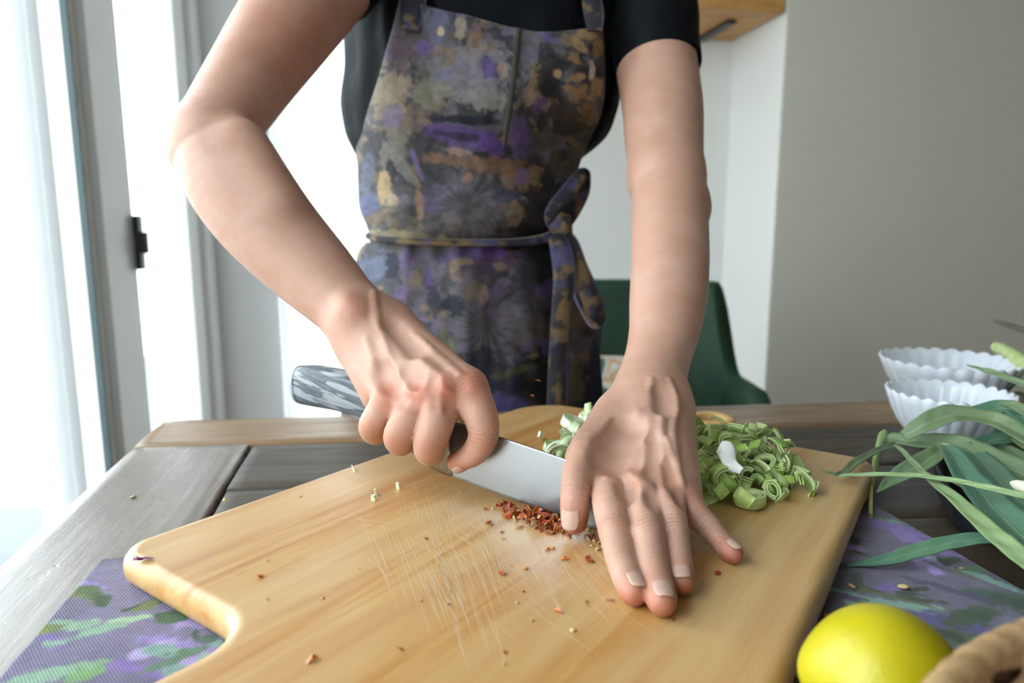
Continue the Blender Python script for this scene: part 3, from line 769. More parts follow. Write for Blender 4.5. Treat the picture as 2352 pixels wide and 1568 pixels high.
o = link('knife_marks', scratches(), ms, board, False); o['kind'] = 'stuff'
# worn oval around the scratches: raised pale fuzz is part of the same wear (thin, matt)

# ================================================================== SMALL PADDLE BOARD (loop handle) BEHIND THE LEEKS
def loop_board():
    h = .0125; zt = ZT + h + .0015
    c = T(1634, 957, zt)[:2]; rx = .027; ry = .026; n = 64
    O = np.array([(rx * (1 + .07 * math.cos(3 * a + 2.4)) * math.cos(a), ry * (1 + .07 * math.cos(3 * a + 2.4)) * math.sin(a)) for a in np.arange(n) * 2 * math.pi / n])
    sec = [(.0, .5, 0), (.0, .12, 0), (0, .02, .003), (0, 0, h / 2), (0, .02, h - .003), (0, .12, h), (0, .30, h), (0, .40, h - .001), (0, .46, h - .0035), (0, .47, h / 2), (0, .46, .003)]
    V = []
    for k in range(n):
        for _, t, z in sec: p = O[k] * (1 - t) + c; V.append((p[0], p[1], zt - h + z))
    F = grid_faces(n, len(sec), True, True).tolist()
    d = nrm(np.array([-1.0, -.12])); s = np.array([-d[1], d[0]])
    pts = [c + d * rx * .86 + s * .010, c + d * rx * .86 - s * .010, c + d * (rx + .045) - s * .016, c + d * (rx + .045) + s * .016]
    if signed(pts) < 0: pts = pts[::-1]
    V2, F2 = plate(dense(round_poly(pts, [.001, .001, .012, .012], 6), .005), [(.003, zt - h), (.0, zt - h + .003), (0, zt - .003), (.003, zt)])
    return mesh(*join([(V, F), (V2, F2)]))
mlb = plain('honey_wood', (.70, .42, .16), .4, var=.15, vscale=30)
lb = link('wooden_loop', loop_board(), mlb); tag(lb, 'honey-coloured wooden loop handle lying flat on the table behind the green heap', 'wooden loop')

# ================================================================== KNIFE
Hh = B(1030, 1090, 12); Tp = B(1402, 1226, .6)
a_k = nrm(Tp - Hh); LB = float(np.linalg.norm(Tp - Hh))
v_k = np.array([.10, -.10, 1.0]); v_k = nrm(v_k - a_k * (v_k @ a_k)); n_k = np.cross(a_k, v_k)
if n_k @ FW > 0: n_k = -n_k                          # n_k points to the camera
def kp(x, y, z=0): return Hh + a_k * x + v_k * y + n_k * z
knife = empty('chef_knife', tuple(kp(0, 0))); tag(knife, 'broad chef knife with a grey streaked wood handle, held in the hand on the left', 'knife')
def blade():
    xs = np.linspace(0, 1, 40); V = []
    hb = .0425
    for x in xs:
        spine = hb - .003 * x - (.036 * max(0, (x - .72) / .28) ** 1.8)
        edge = -.0006 * math.sin(math.pi * min(1, x / .95)) ** 1.0
        th = .0011 * (1 - .6 * x)
        ys = [edge, edge + .0016, edge + (spine - edge) * .35, spine - .0006, spine]
        ts = [.00005, .00035, th * .75, th, th * .75]
        for y, t in zip(ys, ts): V.append(kp(x * LB, y, t))
        for y, t in zip(ys[::-1], ts[::-1]): V.append(kp(x * LB, y, -t))
    F = grid_faces(40, 10, False, True).tolist() + [list(range(10)), [39 * 10 + k for k in range(10)][::-1]]
    return mesh(V, F)
m = NT('brushed_steel'); m.set(Metallic=1.0, Roughness=.3); m.b.inputs['Base Color'].default_value = (.43, .49, .56, 1)
tc = m.n('ShaderNodeTexCoord'); mp = m.n('ShaderNodeMapping'); mp.inputs['Scale'].default_value = (60, 60, 900); m.l(tc.outputs['Object'], mp.inputs[0])
nz = m.noise(mp.outputs[0], 3, 4); m.l(m.ramp(nz, [(.3, (.27,) * 3), (.7, (.36,) * 3)]), m.b.inputs['Roughness']); m_steel = m.m
bl = link('blade', blade(), m_steel, knife, False)
md = bl.modifiers.new('es', 'EDGE_SPLIT'); md.split_angle = math.radians(30)
# bolster
def oval_sweep(P, Vv, Nn, ry, rz, n=24, pw=.8):
    V = []
    for p, v, q, a, b in zip(P, Vv, Nn, ry, rz):
        for k in range(n):
            t = 2 * math.pi * k / n; c, s = math.cos(t), math.sin(t)
            V.append(p + v * a * (abs(c) ** pw) * (1 if c > 0 else -1) + q * b * (abs(s) ** pw) * (1 if s > 0 else -1))
    m_ = len(P); return V, grid_faces(m_, n, False, True).tolist() + [list(range(n))[::-1], [(m_ - 1) * n + k for k in range(n)]]
bp = [kp(x, .021) for x in (.004, .0015, -.002, -.006, -.010, -.015)]
m_dkst = plain('bolster_steel', (.36, .36, .34), .32, 1.0)
V, F = oval_sweep(bp, [v_k] * 6, [n_k] * 6, [.0212, .0216, .0214, .021, .0195, .0175], [.0013, .0035, .006, .0085, .0105, .012])
o = link('bolster', mesh(V, F), m_dkst, knife); o['label'] = 'dark steel bolster'
h0 = kp(-.013, .0215); h1 = C(815, 906, .541); h2 = C(690, 882, .574)
hp = catmull([h0, h0 * .55 + h1 * .45 + v_k * .001, h1, h1 * .45 + h2 * .55 + v_k * .0015, h2], 8)
tg = np.gradient(hp, axis=0); vv = [nrm(v_k - nrm(t) * (v_k @ nrm(t))) for t in tg]; nn = [np.cross(nrm(t), v) for t, v in zip(tg, vv)]
sl = np.linspace(0, 1, len(hp))
ry = np.interp(sl, [0, .15, .5, .8, .93, 1], [.0165, .0155, .0165, .0172, .0168, .0158]); rz_ = np.interp(sl, [0, .15, .5, .85, 1], [.012, .0115, .0125, .0125, .0115])
V, F = oval_sweep(hp[:-1], vv[:-1], nn[:-1], ry[:-1], rz_[:-1], 32, .75)
m = NT('grey_laminated_wood'); m.set(Roughness=.42); m.b.inputs['Specular IOR Level'].default_value = .3
dax = nrm(h2 - h0); tc = m.n('ShaderNodeTexCoord'); vr = m.n('ShaderNodeVectorRotate'); vr.rotation_type = 'EULER_XYZ'
q = Vector(tuple(dax)).rotation_difference(Vector((1, 0, 0))).to_euler(); vr.inputs['Rotation'].default_value = q; m.l(tc.outputs['Object'], vr.inputs['Vector'])
mp = m.n('ShaderNodeMapping'); mp.inputs['Scale'].default_value = (5, 30, 30); m.l(vr.outputs[0], mp.inputs[0])
n0 = m.noise(mp.outputs[0], 2.2, 3, .5, 1.2)
wv = m.n('ShaderNodeMath'); wv.operation = 'MULTIPLY'; wv.inputs[1].default_value = 22; m.l(n0, wv.inputs[0])
sn = m.math('SINE', wv.outputs[0]); mp2 = m.n('ShaderNodeMapping'); mp2.inputs['Scale'].default_value = (14, 160, 160); m.l(vr.outputs[0], mp2.inputs[0])
fn = m.noise(mp2.outputs[0], 3, 4, .6)
cc1 = m.ramp(sn, [(.0, (.05, .06, .075)), (.07, (.07, .085, .10)), (.16, (.21, .24, .265)), (1, (.29, .32, .335))])
cc1 = m.mix(m.ramp(fn, [(.35, (.45,) * 3), (.65, (0, 0, 0))]), cc1, (.20, .22, .24)); m.l(cc1, m.b.inputs['Base Color'])
o = link('handle', mesh(V, F), m.m, knife); o['label'] = 'grey streaked laminated wood handle'
e0, e1 = hp[-2], hp[-1]; dd = nrm(e1 - e0)
V, F = oval_sweep([e0, e0 + dd * .0035, e0 + dd * .0055], [vv[-2]] * 3, [nn[-2]] * 3, [.0163, .0158, .0138], [.0119, .0112, .0092], 32, .75)
o = link('butt_cap', mesh(V, F), m_steel, knife); o['label'] = 'bright steel butt cap'

# ================================================================== CHOPPED LEEK
m = NT('chopped_leek'); oi = m.n('ShaderNodeObjectInfo'); at_ = m.attr('t')
cR = m.ramp(oi.outputs['Random'], [(0, (.19, .36, .03)), (.35, (.32, .50, .06)), (.7, (.45, .60, .14)), (1, (.58, .68, .28))])
co = m.coord('Object', scale=(1, 1, 1)); nz = m.noise(co, 420, 2)
cF = m.mix(at_.outputs['Fac'], cR, (.60, .70, .36)); cF = m.mix(m.math('MULTIPLY', m.ramp(nz, [(.4, (0, 0, 0)), (.6, (1, 1, 1))]), .16), cF, (.80, .88, .62))
m.l(cF, m.b.inputs['Base Color']); m.set(Roughness=.33); m.b.inputs['Subsurface Weight'].default_value = .12; m.b.inputs['Subsurface Radius'].default_value = (.002, .003, .001)
m_leek = m.m
m = NT('white_leek'); oi = m.n('ShaderNodeObjectInfo'); at_ = m.attr('t')
cR = m.ramp(oi.outputs['Random'], [(0, (.60, .74, .40)), (.5, (.76, .83, .66)), (1, (.85, .88, .84))]); m.l(m.mix(m.math('MULTIPLY', at_.outputs['Fac'], .6), cR, (.45, .66, .12)), m.b.inputs['Base Color'])
m.set(Roughness=.35); m.b.inputs['Subsurface Weight'].default_value = .2; m.b.inputs['Subsurface Radius'].default_value = (.003, .003, .002); m_white_leek = m.m
def arc_piece(r, a0, a1, h, t, layers=1, wob=.0, seed=0, inv=False):
    rs = random.Random(seed); V = []; F = []; A = []
    for L in range(layers):
        R0 = r - L * (t * 1.35); n = max(5, int((a1 - a0) / math.radians(12))); base = len(V)
        hh = h * (1 - .06 * L * rs.random()); sec = [(0, -.5), (t * .0, .5), (t, .5), (t, -.5)]
        for i in range(n + 1):
            a = a0 + (a1 - a0) * i / n; rr = R0 * (1 + wob * math.sin(2.3 * a + seed) + rs.uniform(-.01, .01)); ed = .6 if i in (0, n) else 1
            for k, (q, z) in enumerate([(0, -.5), (0, 0), (0, .5), (t * .5, .53), (t, .5), (t, 0), (t, -.5), (t * .5, -.53)]):
                V.append(np.array([(rr - q) * math.cos(a), (rr - q) * math.sin(a), z * hh])); A.append(1.0 if (k in (3, 7)) != inv else (.45 if k in (4, 5, 6) else 0.0))
        F += (grid_faces(n + 1, 8, False, True) + base).tolist(); F += [[base + k for k in range(8)][::-1], [base + n * 8 + k for k in range(8)]]
    me = mesh(V, F); vflt(me, A, 't'); return me
leek_kinds = [arc_piece(.0100, 0, 2.6, .0085, .0016, 1, .10, 1), arc_piece(.0085, 0, 1.6, .0100, .0016, 2, .05, 2), arc_piece(.0120, 0, 1.9, .0065, .0014, 1, .12, 3),
    arc_piece(.0095, 0, 5.6, .0060, .0015, 2, .08, 4), arc_piece(.0070, 0, 3.4, .0075, .0013, 2, .06, 5), arc_piece(.022, 0, .55, .0080, .0013, 2, .0, 6), arc_piece(.016, 0, .8, .0095, .0014, 1, .0, 7), arc_piece(.013, 0, 1.2, .0055, .0013, 3, .05, 8)]
def leek_at(p, kind, rot, label, group, mat, sc_=1.0, flatten=None):
    me = leek_kinds[kind]
    key = (kind, mat.name)
    if key not in _lk: mm = me.copy(); mm.materials.clear(); mm.materials.append(mat); mm.shade_smooth(); _lk[key] = mm
    o = bpy.data.objects.new('leek_piece', _lk[key]); COL.objects.link(o); o.location = tuple(p); o.rotation_euler = rot; o.scale = (sc_,) * 3
    md = None
    tag(o, label, 'leek piece', group); return o
_lk = {}
def leek_pile():
    rs = random.Random(11)
    corners = [(1585, 1150), (1640, 1160), (1720, 1162), (1792, 1143), (1830, 1118), (1826, 1094), (1785, 1060), (1720, 1038), (1650, 1034), (1580, 1050)]
    G = [T(x, y, ZB)[:2] for x, y in corners]; g = np.array(G); c0 = g.mean(0)
    def inside(p):
        s = False; n = len(g)
        for i in range(n):
            a, b = g[i], g[(i + 1) % n]
            if (a[1] > p[1]) != (b[1] > p[1]) and p[0] < (b[0] - a[0]) * (p[1] - a[1]) / (b[1] - a[1]) + a[0]: s = not s
        return s
    lo, hi = g.min(0), g.max(0); placed = []
    peak = T(1610, 1085, ZB)[:2]
    while len(placed) < 210:
        p = np.array([rs.uniform(lo[0], hi[0]), rs.uniform(lo[1], hi[1])])
        if not inside(p): continue
        e = min(np.linalg.norm(p - (a + np.clip((p - a) @ (b - a) / ((b - a) @ (b - a)), 0, 1) * (b - a))) for a, b in zip(g, np.roll(g, -1, 0)))
        dpk = np.linalg.norm(p - peak); top = min(e * .8, .009) + .019 * math.exp(-(dpk / .042) ** 2)
        lay = rs.random() ** .6; z = .0045 + lay * top
        placed.append((p, z))
    for i, (p, z) in enumerate(placed):
        k = rs.choice([0, 1, 1, 3, 4, 4, 5, 5, 5, 6, 6, 6, 7, 1])
        tilt = .5 if z < .008 else 1.1
        leek_at((p[0], p[1], ZB + z), k, (rs.gauss(0, tilt) + (math.pi / 2 if rs.random() < .35 else 0), rs.gauss(0, tilt), rs.uniform(0, 6.28)), 'small green curl or square of chopped leek in the big heap beside the flat hand', 'chopped leek in the right-hand heap', m_leek, rs.uniform(.75, 1.2))
leek_pile()
P = T(1720, 1160, ZB); o = leek_at((P[0], P[1], ZB + .0052), 3, (0.05, .0, 2.6), 'pale green half ring of leek at the near edge of the heap', None, m_leek, 1.25); o['label'] = 'leek ring lying open at the nearest edge of the green heap'
P = B(1766, 1125, 9); leek_at(P, 6, (.2, 1.3, .6), 'light green leek square leaning upright just behind the nearest ring', None, m_leek, 1.3)
P = B(1830, 1110, 7); leek_at(P, 0, (.2, .5, -1.0), 'rounded leek curl at the right-hand tip of the heap', None, m_leek, 1.15)
P = B(1712, 1040, 20); leek_at(P, 7, (1.35, .3, 1.0), 'thick layered leek slice beside the white strip on top of the heap', None, m_leek, 1.25)
P = B(1602, 1015, 22); leek_at(P, 4, (1.0, .2, .5), 'plump pale leek curl high on the heap beside the wrist', None, m_leek, 1.7)
P = B(1588, 990, 24); leek_at(P, 4, (1.5, .1, 2.2), 'green leek end at the very top of the heap', None, m_leek, 1.7)
P = B(1655, 1010, 16); leek_at(P, 3, (1.2, .5, .3), 'leek ring standing on edge at the back of the heap', None, m_leek, 1.35)
P = B(1632, 1100, 20); leek_at(P, 5, (1.2, .2, .9), 'wide flat leek piece above the little finger', None, m_leek, 1.3)
# the large white strip
def white_strip():
    A_ = B(1668, 1036, 34); B_ = B(1704, 1082, 25); pts = catmull([A_ + np.array([-.004, .004, .002]), A_, (A_ + B_) / 2 + np.array([-.002, 0, -.002]), B_], 8)
    w = np.interp(np.linspace(0, 1, len(pts)), [0, .25, .6, 1], [.004, .0068, .0048, .002]); V = []; n = 9
    for i, p in enumerate(pts):
        t = nrm(pts[min(i + 1, len(pts) - 1)] - pts[max(i - 1, 0)]); s = nrm(np.cross(t, -FW)); u = np.cross(s, t)
        for k in range(n): x = k / (n - 1) * 2 - 1; V.append(p + s * w[i] * x + u * (-.35) * w[i] * x * x)
    me = mesh(V, grid_faces(len(pts), n).tolist()); vflt(me, np.zeros(len(V)), 't'); return me
mw = plain('white_leek_skin', (.84, .86, .82), .35)
o = link('leek_piece', white_strip(), mw); sm = o.modifiers.new('s', 'SOLIDIFY'); sm.thickness = .0012
tag(o, 'large white strip of leek curled on top of the green heap', 'leek piece')
rs = random.Random(4)
for i in range(40):                                   # the small heap to the left of the wrist
    px = 1268 + 107 * rs.random() ** .8; py = 1048 - (px - 1262) * .55 + rs.gauss(0, 17); hh = rs.uniform(4, 10 + (px - 1262) * .08)
    p = B(px, py, hh)
    leek_at(p, rs.choice([3, 3, 0, 4, 2, 7]), (rs.gauss(0, .8), rs.gauss(0, .8), rs.uniform(0, 6)), 'pale leek ring or curl in the small heap left of the wrist', 'white leek rings left of the wrist', m_white_leek, rs.uniform(.9, 1.3))
leek_at(B(1322, 975, 17), 3, (.35, .1, 1), 'round white leek ring with a green centre, topmost of the small heap', None, m_white_leek, 1.35)
leek_at(B(1258, 1003, 4), 2, (.4, .2, 2), 'loose leek curl furthest left of the small heap', None, m_white_leek, .8)
for (px, py, k, r, lb_) in ((836, 1138, 5, .3, 'white leek scrap under the knife handle'), (843, 1157, 5, 1.2, 'thin white leek scrap below the other scrap left of the knife'), (795, 1083, 6, .5, 'long white leek sliver near the far edge of the board'), (895, 1127, 5, .9, 'pale green leek shred left of the knife heel'), (1385, 1265, 1, .6, 'bright green speck of leek touching the index finger')):
    o = leek_at(B(px, py, .8), k, (1.5, .1, r), lb_, None, m_white_leek if py != 1265 else m_leek, .42)

# ================================================================== CHILLI FLAKES
def flake_mesh(seed, s):
    rs = random.Random(seed); n = rs.choice([5, 6, 7]); V = []; 
    for k in range(n):
        a = 2 * math.pi * k / n + rs.uniform(-.25, .25); r = s * rs.uniform(.6, 1.2); V.append(np.array([r * math.cos(a), r * .65 * math.sin(a), s * rs.uniform(-.34, .34)]))
    c = np.array([0, 0, s * rs.uniform(-.1, .25)]); V.append(c); th = np.array([0, 0, .00022]); top = V; bot = [v - th for v in V]; m_ = n + 1
    F = [(k, (k + 1) % n, n) for k in range(n)] + [(m_ + (k + 1) % n, m_ + k, m_ + n) for k in range(n)] + [(k, m_ + k, m_ + (k + 1) % n, (k + 1) % n) for k in range(n)]
    return mesh(top + bot, F)
def flake_mat(name, stops, rough=.35):
    m = NT(name); oi = m.n('ShaderNodeObjectInfo'); c = m.ramp(oi.outputs['Random'], stops)
    co = m.coord('Object'); nz = m.noise(co, 900, 3); c = m.mix(m.math('MULTIPLY', nz, .5), c, (.25, .04, .01)); m.l(c, m.b.inputs['Base Color']); m.set(Roughness=rough)
    m.b.inputs['Subsurface Weight'].default_value = .1; m.b.inputs['Subsurface Radius'].default_value = (.002, .0005, .0002); return m.m
m_chi = flake_mat('dried_chilli', [(0, (.24, .014, .008)), (.22, (.38, .035, .010)), (.45, (.50, .12, .012)), (.68, (.58, .25, .035)), (.85, (.50, .16, .05)), (1, (.20, .02, .025))])
m_seed = flake_mat('chilli_seed', [(0, (.62, .46, .16)), (1, (.72, .62, .36))])
FM = [flake_mesh(i, .0029) for i in range(14)]
for f in FM: f.materials.append(m_chi)
def seed_mesh():
    bm = bmesh.new(); bmesh.ops.create_uvsphere(bm, u_segments=10, v_segments=6, radius=1)
    for v in bm.verts: v.co = Vector((v.co.x * .0017, v.co.y * .0013, v.co.z * .0005))
    me = bpy.data.meshes.new('seed'); bm.to_mesh(me); bm.free(); me.materials.append(m_seed); me.shade_smooth(); return me
SM = seed_mesh()
def bit(me, name, p, rot, s, label, cat, group=None):
    o = bpy.data.objects.new(name, me); COL.objects.link(o); o.location = tuple(p); o.rotation_euler = rot; o.scale = (s, s, s) if not isinstance(s, tuple) else s
    return tag(o, label, cat, group)
rs = random.Random(21)
ctrl = [(1150, 1158), (1180, 1172), (1215, 1180), (1245, 1188), (1272, 1196), (1300, 1204)]
for i in range(230):
    t = min(1, max(0, rs.gauss(.60, .32))); x = np.interp(t, np.linspace(0, 1, 6), [c[0] for c in ctrl]); y = np.interp(t, np.linspace(0, 1, 6), [c[1] for c in ctrl])
    sp = (6 + 13 * t); px = x + rs.gauss(0, 12); py = y + rs.gauss(0, sp * .8); core = math.exp(-((px - 1235) / 45) ** 2) * math.exp(-((py - 1183) / 20) ** 2)
    hgt = .6 + rs.random() * 7 * core
    p = B(px, py, hgt)
    if i % 6 == 0: bit(SM, 'chilli_seed', p, (rs.gauss(0, .6), rs.gauss(0, .6), rs.uniform(0, 6)), 1.0, 'tiny pale seed lying among the red chilli flakes', 'seed', 'seeds in the chilli heap')
    else: bit(rs.choice(FM), 'chilli_flake', p, (rs.gauss(0, .7 + .5 * core), rs.gauss(0, .7 + .5 * core), rs.uniform(0, 6.3)), rs.uniform(.55, 1.5), 'dried red or orange chilli flake in the heap along the knife edge', 'chilli flake', 'chilli flakes in the heap by the blade')
for i in range(60):                                   # crumbs between thumb and index finger
    t = rs.random(); px = 1335 + 42 * t + rs.gauss(0, 7); py = 1205 + 48 * t + rs.gauss(0, 9)
    if i % 2: bit(SM, 'chilli_seed', B(px, py, .6), (rs.gauss(0, .3), rs.gauss(0, .3), rs.uniform(0, 6)), rs.uniform(.5, .9), 'tiny pale seed between the thumb and the index finger', 'seed', 'seeds beside the thumb')
    else: bit(rs.choice(FM), 'chilli_flake', B(px, py, .7), (rs.gauss(0, .4), rs.gauss(0, .4), rs.uniform(0, 6)), rs.uniform(.25, .5), 'chilli crumb between the thumb and the index finger', 'chilli flake', 'chilli crumbs beside the thumb')
single = [(1192, 1207, 1.1, 'orange curled chilli flake just below the heap'), (1120, 1196, 1.3, 'brown red chilli flake left of the heap'), (1128, 1202, .8, 'small chilli flake touching the one left of the heap'), (1116, 1168, .75, 'orange chilli crumb at the left end of the heap'), (1054, 1131, .9, 'long thin dark chilli sliver below the knife heel'), (978, 1234, .7, 'small red flake on the scratches left of centre'),
    (1153, 1221, .6, 'flat brown flake below the left end of the heap'), (1156, 1236, .45, 'tiny dark flake under the flat brown one'), (1258, 1260, 1.0, 'torn brown flake in the middle of the scratches'), (1270, 1257, .8, 'flake to the right of the torn brown one'), (1296, 1281, 1.0, 'folded red flake left of the index finger'), (1310, 1234, .5, 'round speckled crumb below the thumb'), (1349, 1278, .8, 'brown flake close to the index finger'), (1356, 1288, .9, 'red flake nearest the index finger knuckle'),
    (1152, 1314, 1.2, 'large brown flake below the scratches centre'), (1207, 1303, .8, 'dark oval flake right of the large brown one'), (1174, 1300, .5, 'tiny red sliver above the large brown flake'), (1030, 1386, .9, 'orange stick-shaped flake in the lower scratches'), (1281, 1400, .9, 'dark red flake in front of the index fingertip'), (1203, 1358, .4, 'small orange crumb in the open middle of the board'), (1160, 1497, .5, 'small red crumb near the bottom centre'), (920, 1488, .8, 'orange red flake at the lower centre of the board'),
    (716, 1512, 1.3, 'plump red flake nearest the camera on the left'), (742, 1371, .5, 'orange crumb in the left half of the board'), (597, 1320, 1.1, 'curled red flake in the left half of the board'), (615, 1285, .8, 'thin red sliver above the curled red flake'), (616, 1374, .7, 'ochre sliver near the board shoulder'), (330, 1281, 1.6, 'purple folded flake at the left corner of the board'), (317, 1284, 1.1, 'small purple flake touching the folded one at the left corner'), (1650, 1313, .95, 'dark red flake right of the ring fingertip'), (1547, 1422, .5, 'brown crumb below the middle fingertip'), (1670, 1180, .4, 'brown crumb under the leek ring'), (1345, 1380, .9, 'orange thread in front of the index finger'), (1403, 1377, .9, 'second orange thread right of the first'), (1245, 873, .0, '')]
m_pur = plain('purple_skin', (.22, .06, .16), .3)
for k, (px, py, s, lb_) in enumerate(single):
    if not s: continue
    me = FM[k % len(FM)]
    if 'purple' in lb_: me = me.copy(); me.materials.clear(); me.materials.append(m_pur)
    sc_ = (s * 1.4, s * .35, s * .5) if ('thin' in lb_ or 'thread' in lb_ or 'stick' in lb_ or 'sliver' in lb_) else s
    bit(me, 'chilli_flake', B(px, py, .8 * s + .3), (rs.gauss(0, .25), rs.gauss(0, .25), rs.uniform(0, 6)), sc_, lb_, 'chilli flake')
pale = [(1315, 1446, 1.0, 'pale seed hull near the bottom centre of the board'), (966, 1378, .7, 'white seed left of the orange stick flake'), (1188, 1383, .7, 'pale seed in the open middle of the board'), (1222, 1424, .6, 'pale seed above the hull'), (1158, 1523, .6, 'pale seed at the bottom centre'), (825, 1305, .5, 'pale speck on the left half of the board'), (690, 1139, .8, 'yellow seed near the far edge of the board'), (1640, 1196, .6, 'pale seed under the green heap')]
for px, py, s, lb_ in pale: bit(SM, 'chilli_seed', B(px, py, .5), (rs.gauss(0, .3), rs.gauss(0, .3), rs.uniform(0, 6)), s, lb_, 'seed')
for px, py, s, lb_ in ((306, 1140, 1.5, 'yellow seed on the grey side board of the table'), (516, 1147, 1.1, 'orange seed on the dark plank'), (1957, 1345, 1.3, 'round greenish seed on the mat beside the board'), (2074, 1346, 1.9, 'pale teardrop seed on the right part of the mat'), (2208, 1304, 1.0, 'pale seed near the far edge of the mat'), (1897, 1411, 1.0, 'curved pale husk in the shade of the board')):
    bit(SM, 'chilli_seed', H(px, py, 3.2 if px > 1000 else .8), (rs.gauss(0, .2), rs.gauss(0, .2), rs.uniform(0, 3)), s, lb_, 'seed')
bit(FM[2], 'chilli_flake', H(2024, 1404, 4.5), (.4, .2, 1), 1.1, 'red chilli flake on the mat behind the lemon', 'chilli flake')

# ================================================================== WHITE FLUTED BOWLS
m = NT('milk_glass'); m.set(Roughness=.22); m.b.inputs['Base Color'].default_value = (.74, .77, .82, 1); m.b.inputs['Subsurface Weight'].default_value = .5; m.b.inputs['Subsurface Radius'].default_value = (.01, .01, .012)
m_milk = m.m
def bowl(px, d, r, zr, label, nf=26):
    c = C(px, 784, d); c = np.array([c[0], c[1], ZT]); h = zr - ZT; n = nf * 10; V = []
    fv = c[:2] / 1.0
    prof = [(.0, .003), (.34, .003), (.40, .0), (.44, .002), (.47, .08), (.60, .20), (.76, .42), (.87, .63), (.945, .83), (1.0, 1.0)]
    prof = [(a, b if i > 3 else b) for i, (a, b) in enumerate(prof)]
    pts = [(a * r, (b * h if i > 3 else b)) for i, (a, b) in enumerate(prof)]
    inner = [(a - .0026, b + .001) for a, b in pts[4:-1]][::-1]
    prf = pts + [(pts[-1][0] - .001, pts[-1][1] + .0012), (pts[-1][0] - .0024, pts[-1][1])] + inner + [(.0, .007)]
    m_ = len(prf)
    for i in range(n):
        a = 2 * math.pi * i / n; fl_ = abs(math.cos(nf * a / 2)) 
        for q, (x, z) in enumerate(prf):
            t = min(1, max(0, z / h)); f = 1 + (.035 * t ** .5) * (1 - fl_) * -1 * (1 if x > .3 * r else 0) + .0
            zz = z - (.0032 * (1 - fl_) * t ** 6)
            V.append((c[0] + x * f * math.cos(a), c[1] + x * f * math.sin(a), ZT + .0006 + zz))
    me = mesh_np(np.array(V), grid_faces(n, m_, True, False)); o = link('fluted_bowl', me, m_milk); tag(o, label, 'bowl')
bowl(2192, .655, .0555, .8065, 'smaller white fluted glass bowl, standing in front of the other bowl')
bowl(2186, .80, .0745, .8115, 'larger white fluted glass bowl, standing behind the other bowl')

# ================================================================== DARK TRAY UNDER THE LEEK GREENS
m_slate = plain('dark_blue_black_enamel', (.012, .014, .02), .38, bump=.05)
def tray():
    A_ = T(2200, 1243, ZT)[:2]; e2 = nrm(T(2140, 1120, ZT)[:2] - A_); e1 = np.array([e2[1], -e2[0]]); L, Wd = .26, .105
    pts = [A_, A_ + e1 * L, A_ + e1 * L + e2 * Wd, A_ + e2 * Wd]
    if signed(pts) < 0: pts = pts[::-1]
    o_ = dense(round_poly(pts, [.02] * 4, 8), .01)
    pr = [(.004, ZT + .001), (0, ZT + .004), (-.002, ZT + .016), (-.004, ZT + .026), (-.005, ZT + .028), (-.003, ZT + .0285), (-.001, ZT + .0265), (.004, ZT + .012), (.006, ZT + .008), (.012, ZT + .006)]
    V, F = plate(o_, pr); return mesh(V, F)
o = link('baking_tray', tray(), m_slate); tag(o, 'dark blue-black tray half hidden under the leek greens at the right edge', 'tray')

# ================================================================== LEEK GREENS
def leaf_mat(name, a, b, c):
    m = NT(name); at_ = m.attr('u'); ac = m.attr('w')
    sn = m.math('SINE', m.math('MULTIPLY', at_.outputs['Fac'], 95.0)); col = m.mix(m.ramp(sn, [(.0, (0, 0, 0)), (1, (.32, .32, .32))]), a, b)
    co = m.coord('Object'); nz = m.noise(co, 16, 4); col = m.mix(m.ramp(nz, [(.35, (0, 0, 0)), (.7, (.7, .7, .7))]), col, c)
    mid = m.math('COMPARE', at_.outputs['Fac'], .5); mid.node.inputs[2].default_value = .022
    col = m.mix(m.math('MULTIPLY', mid, .28), col, (.40, .50, .30))
    m.l(col, m.b.inputs['Base Color']); m.set(Roughness=.42); m.bump(sn, .22, .0005)
    m.b.inputs['Subsurface Weight'].default_value = .06; m.b.inputs['Subsurface Radius'].default_value = (.002, .004, .001); return m.m
lf_a = leaf_mat('leek_leaf_sage', (.17, .235, .11), (.23, .29, .14), (.12, .215, .13))
lf_b = leaf_mat('leek_leaf_teal', (.065, .185, .125), (.10, .23, .155), (.14, .235, .12))
lf_c = leaf_mat('leek_leaf_pale', (.25, .35, .15), (.31, .40, .19), (.20, .31, .15))
greens = empty('leek_greens', tuple(H(2300, 1080, 0))); tag(greens, 'long drooping leek leaves piled over the dark tray at the right edge', 'leek greens')
def leaf(P, mat, fold=.35, twist=0.0, seg=7, lab=None, up=None, name='leaf'):
    """P: (px, py, mm above table, width px) along the midline"""
    W3 = np.array([H(p[0], p[1], p[2]) for p in P]); dep = (W3 - CAM) @ FW
    wd = np.array([p[3] for p in P]) * dep / FPX
    tw = np.array([p[4] if len(p) > 4 else twist for p in P], float)
    c = catmull(W3, seg); wv_ = catmull(np.c_[wd, tw, 0 * wd], seg); V = []; A = []; n = 9
    for i, p in enumerate(c):
        t = nrm(c[min(i + 1, len(c) - 1)] - c[max(i - 1, 0)]); view = nrm(CAM - p); view = nrm(view + np.array([0, 0, .8]))
        s = nrm(np.cross(t, view)); u = np.cross(s, t); th = wv_[i][1]; s2 = s * math.cos(th) + u * math.sin(th); u2 = np.cross(s2, t); w = max(wv_[i][0], .0006) / 2
        for k in range(n):
            x = k / (n - 1) * 2 - 1; V.append(p + s2 * w * x + u2 * fold * w * (abs(x) - .5) * .9 + u * .0004 * math.sin(i * .9 + 3 * x)); A.append((x + 1) / 2)
    me = mesh(V, grid_faces(len(c), n).tolist()); vflt(me, A, 'u'); o = link(name, me, mat, greens)
    sd = o.modifiers.new('thick', 'SOLIDIFY'); sd.thickness = .0007; sd.offset = 0
    if lab: o['label'] = lab
    return o
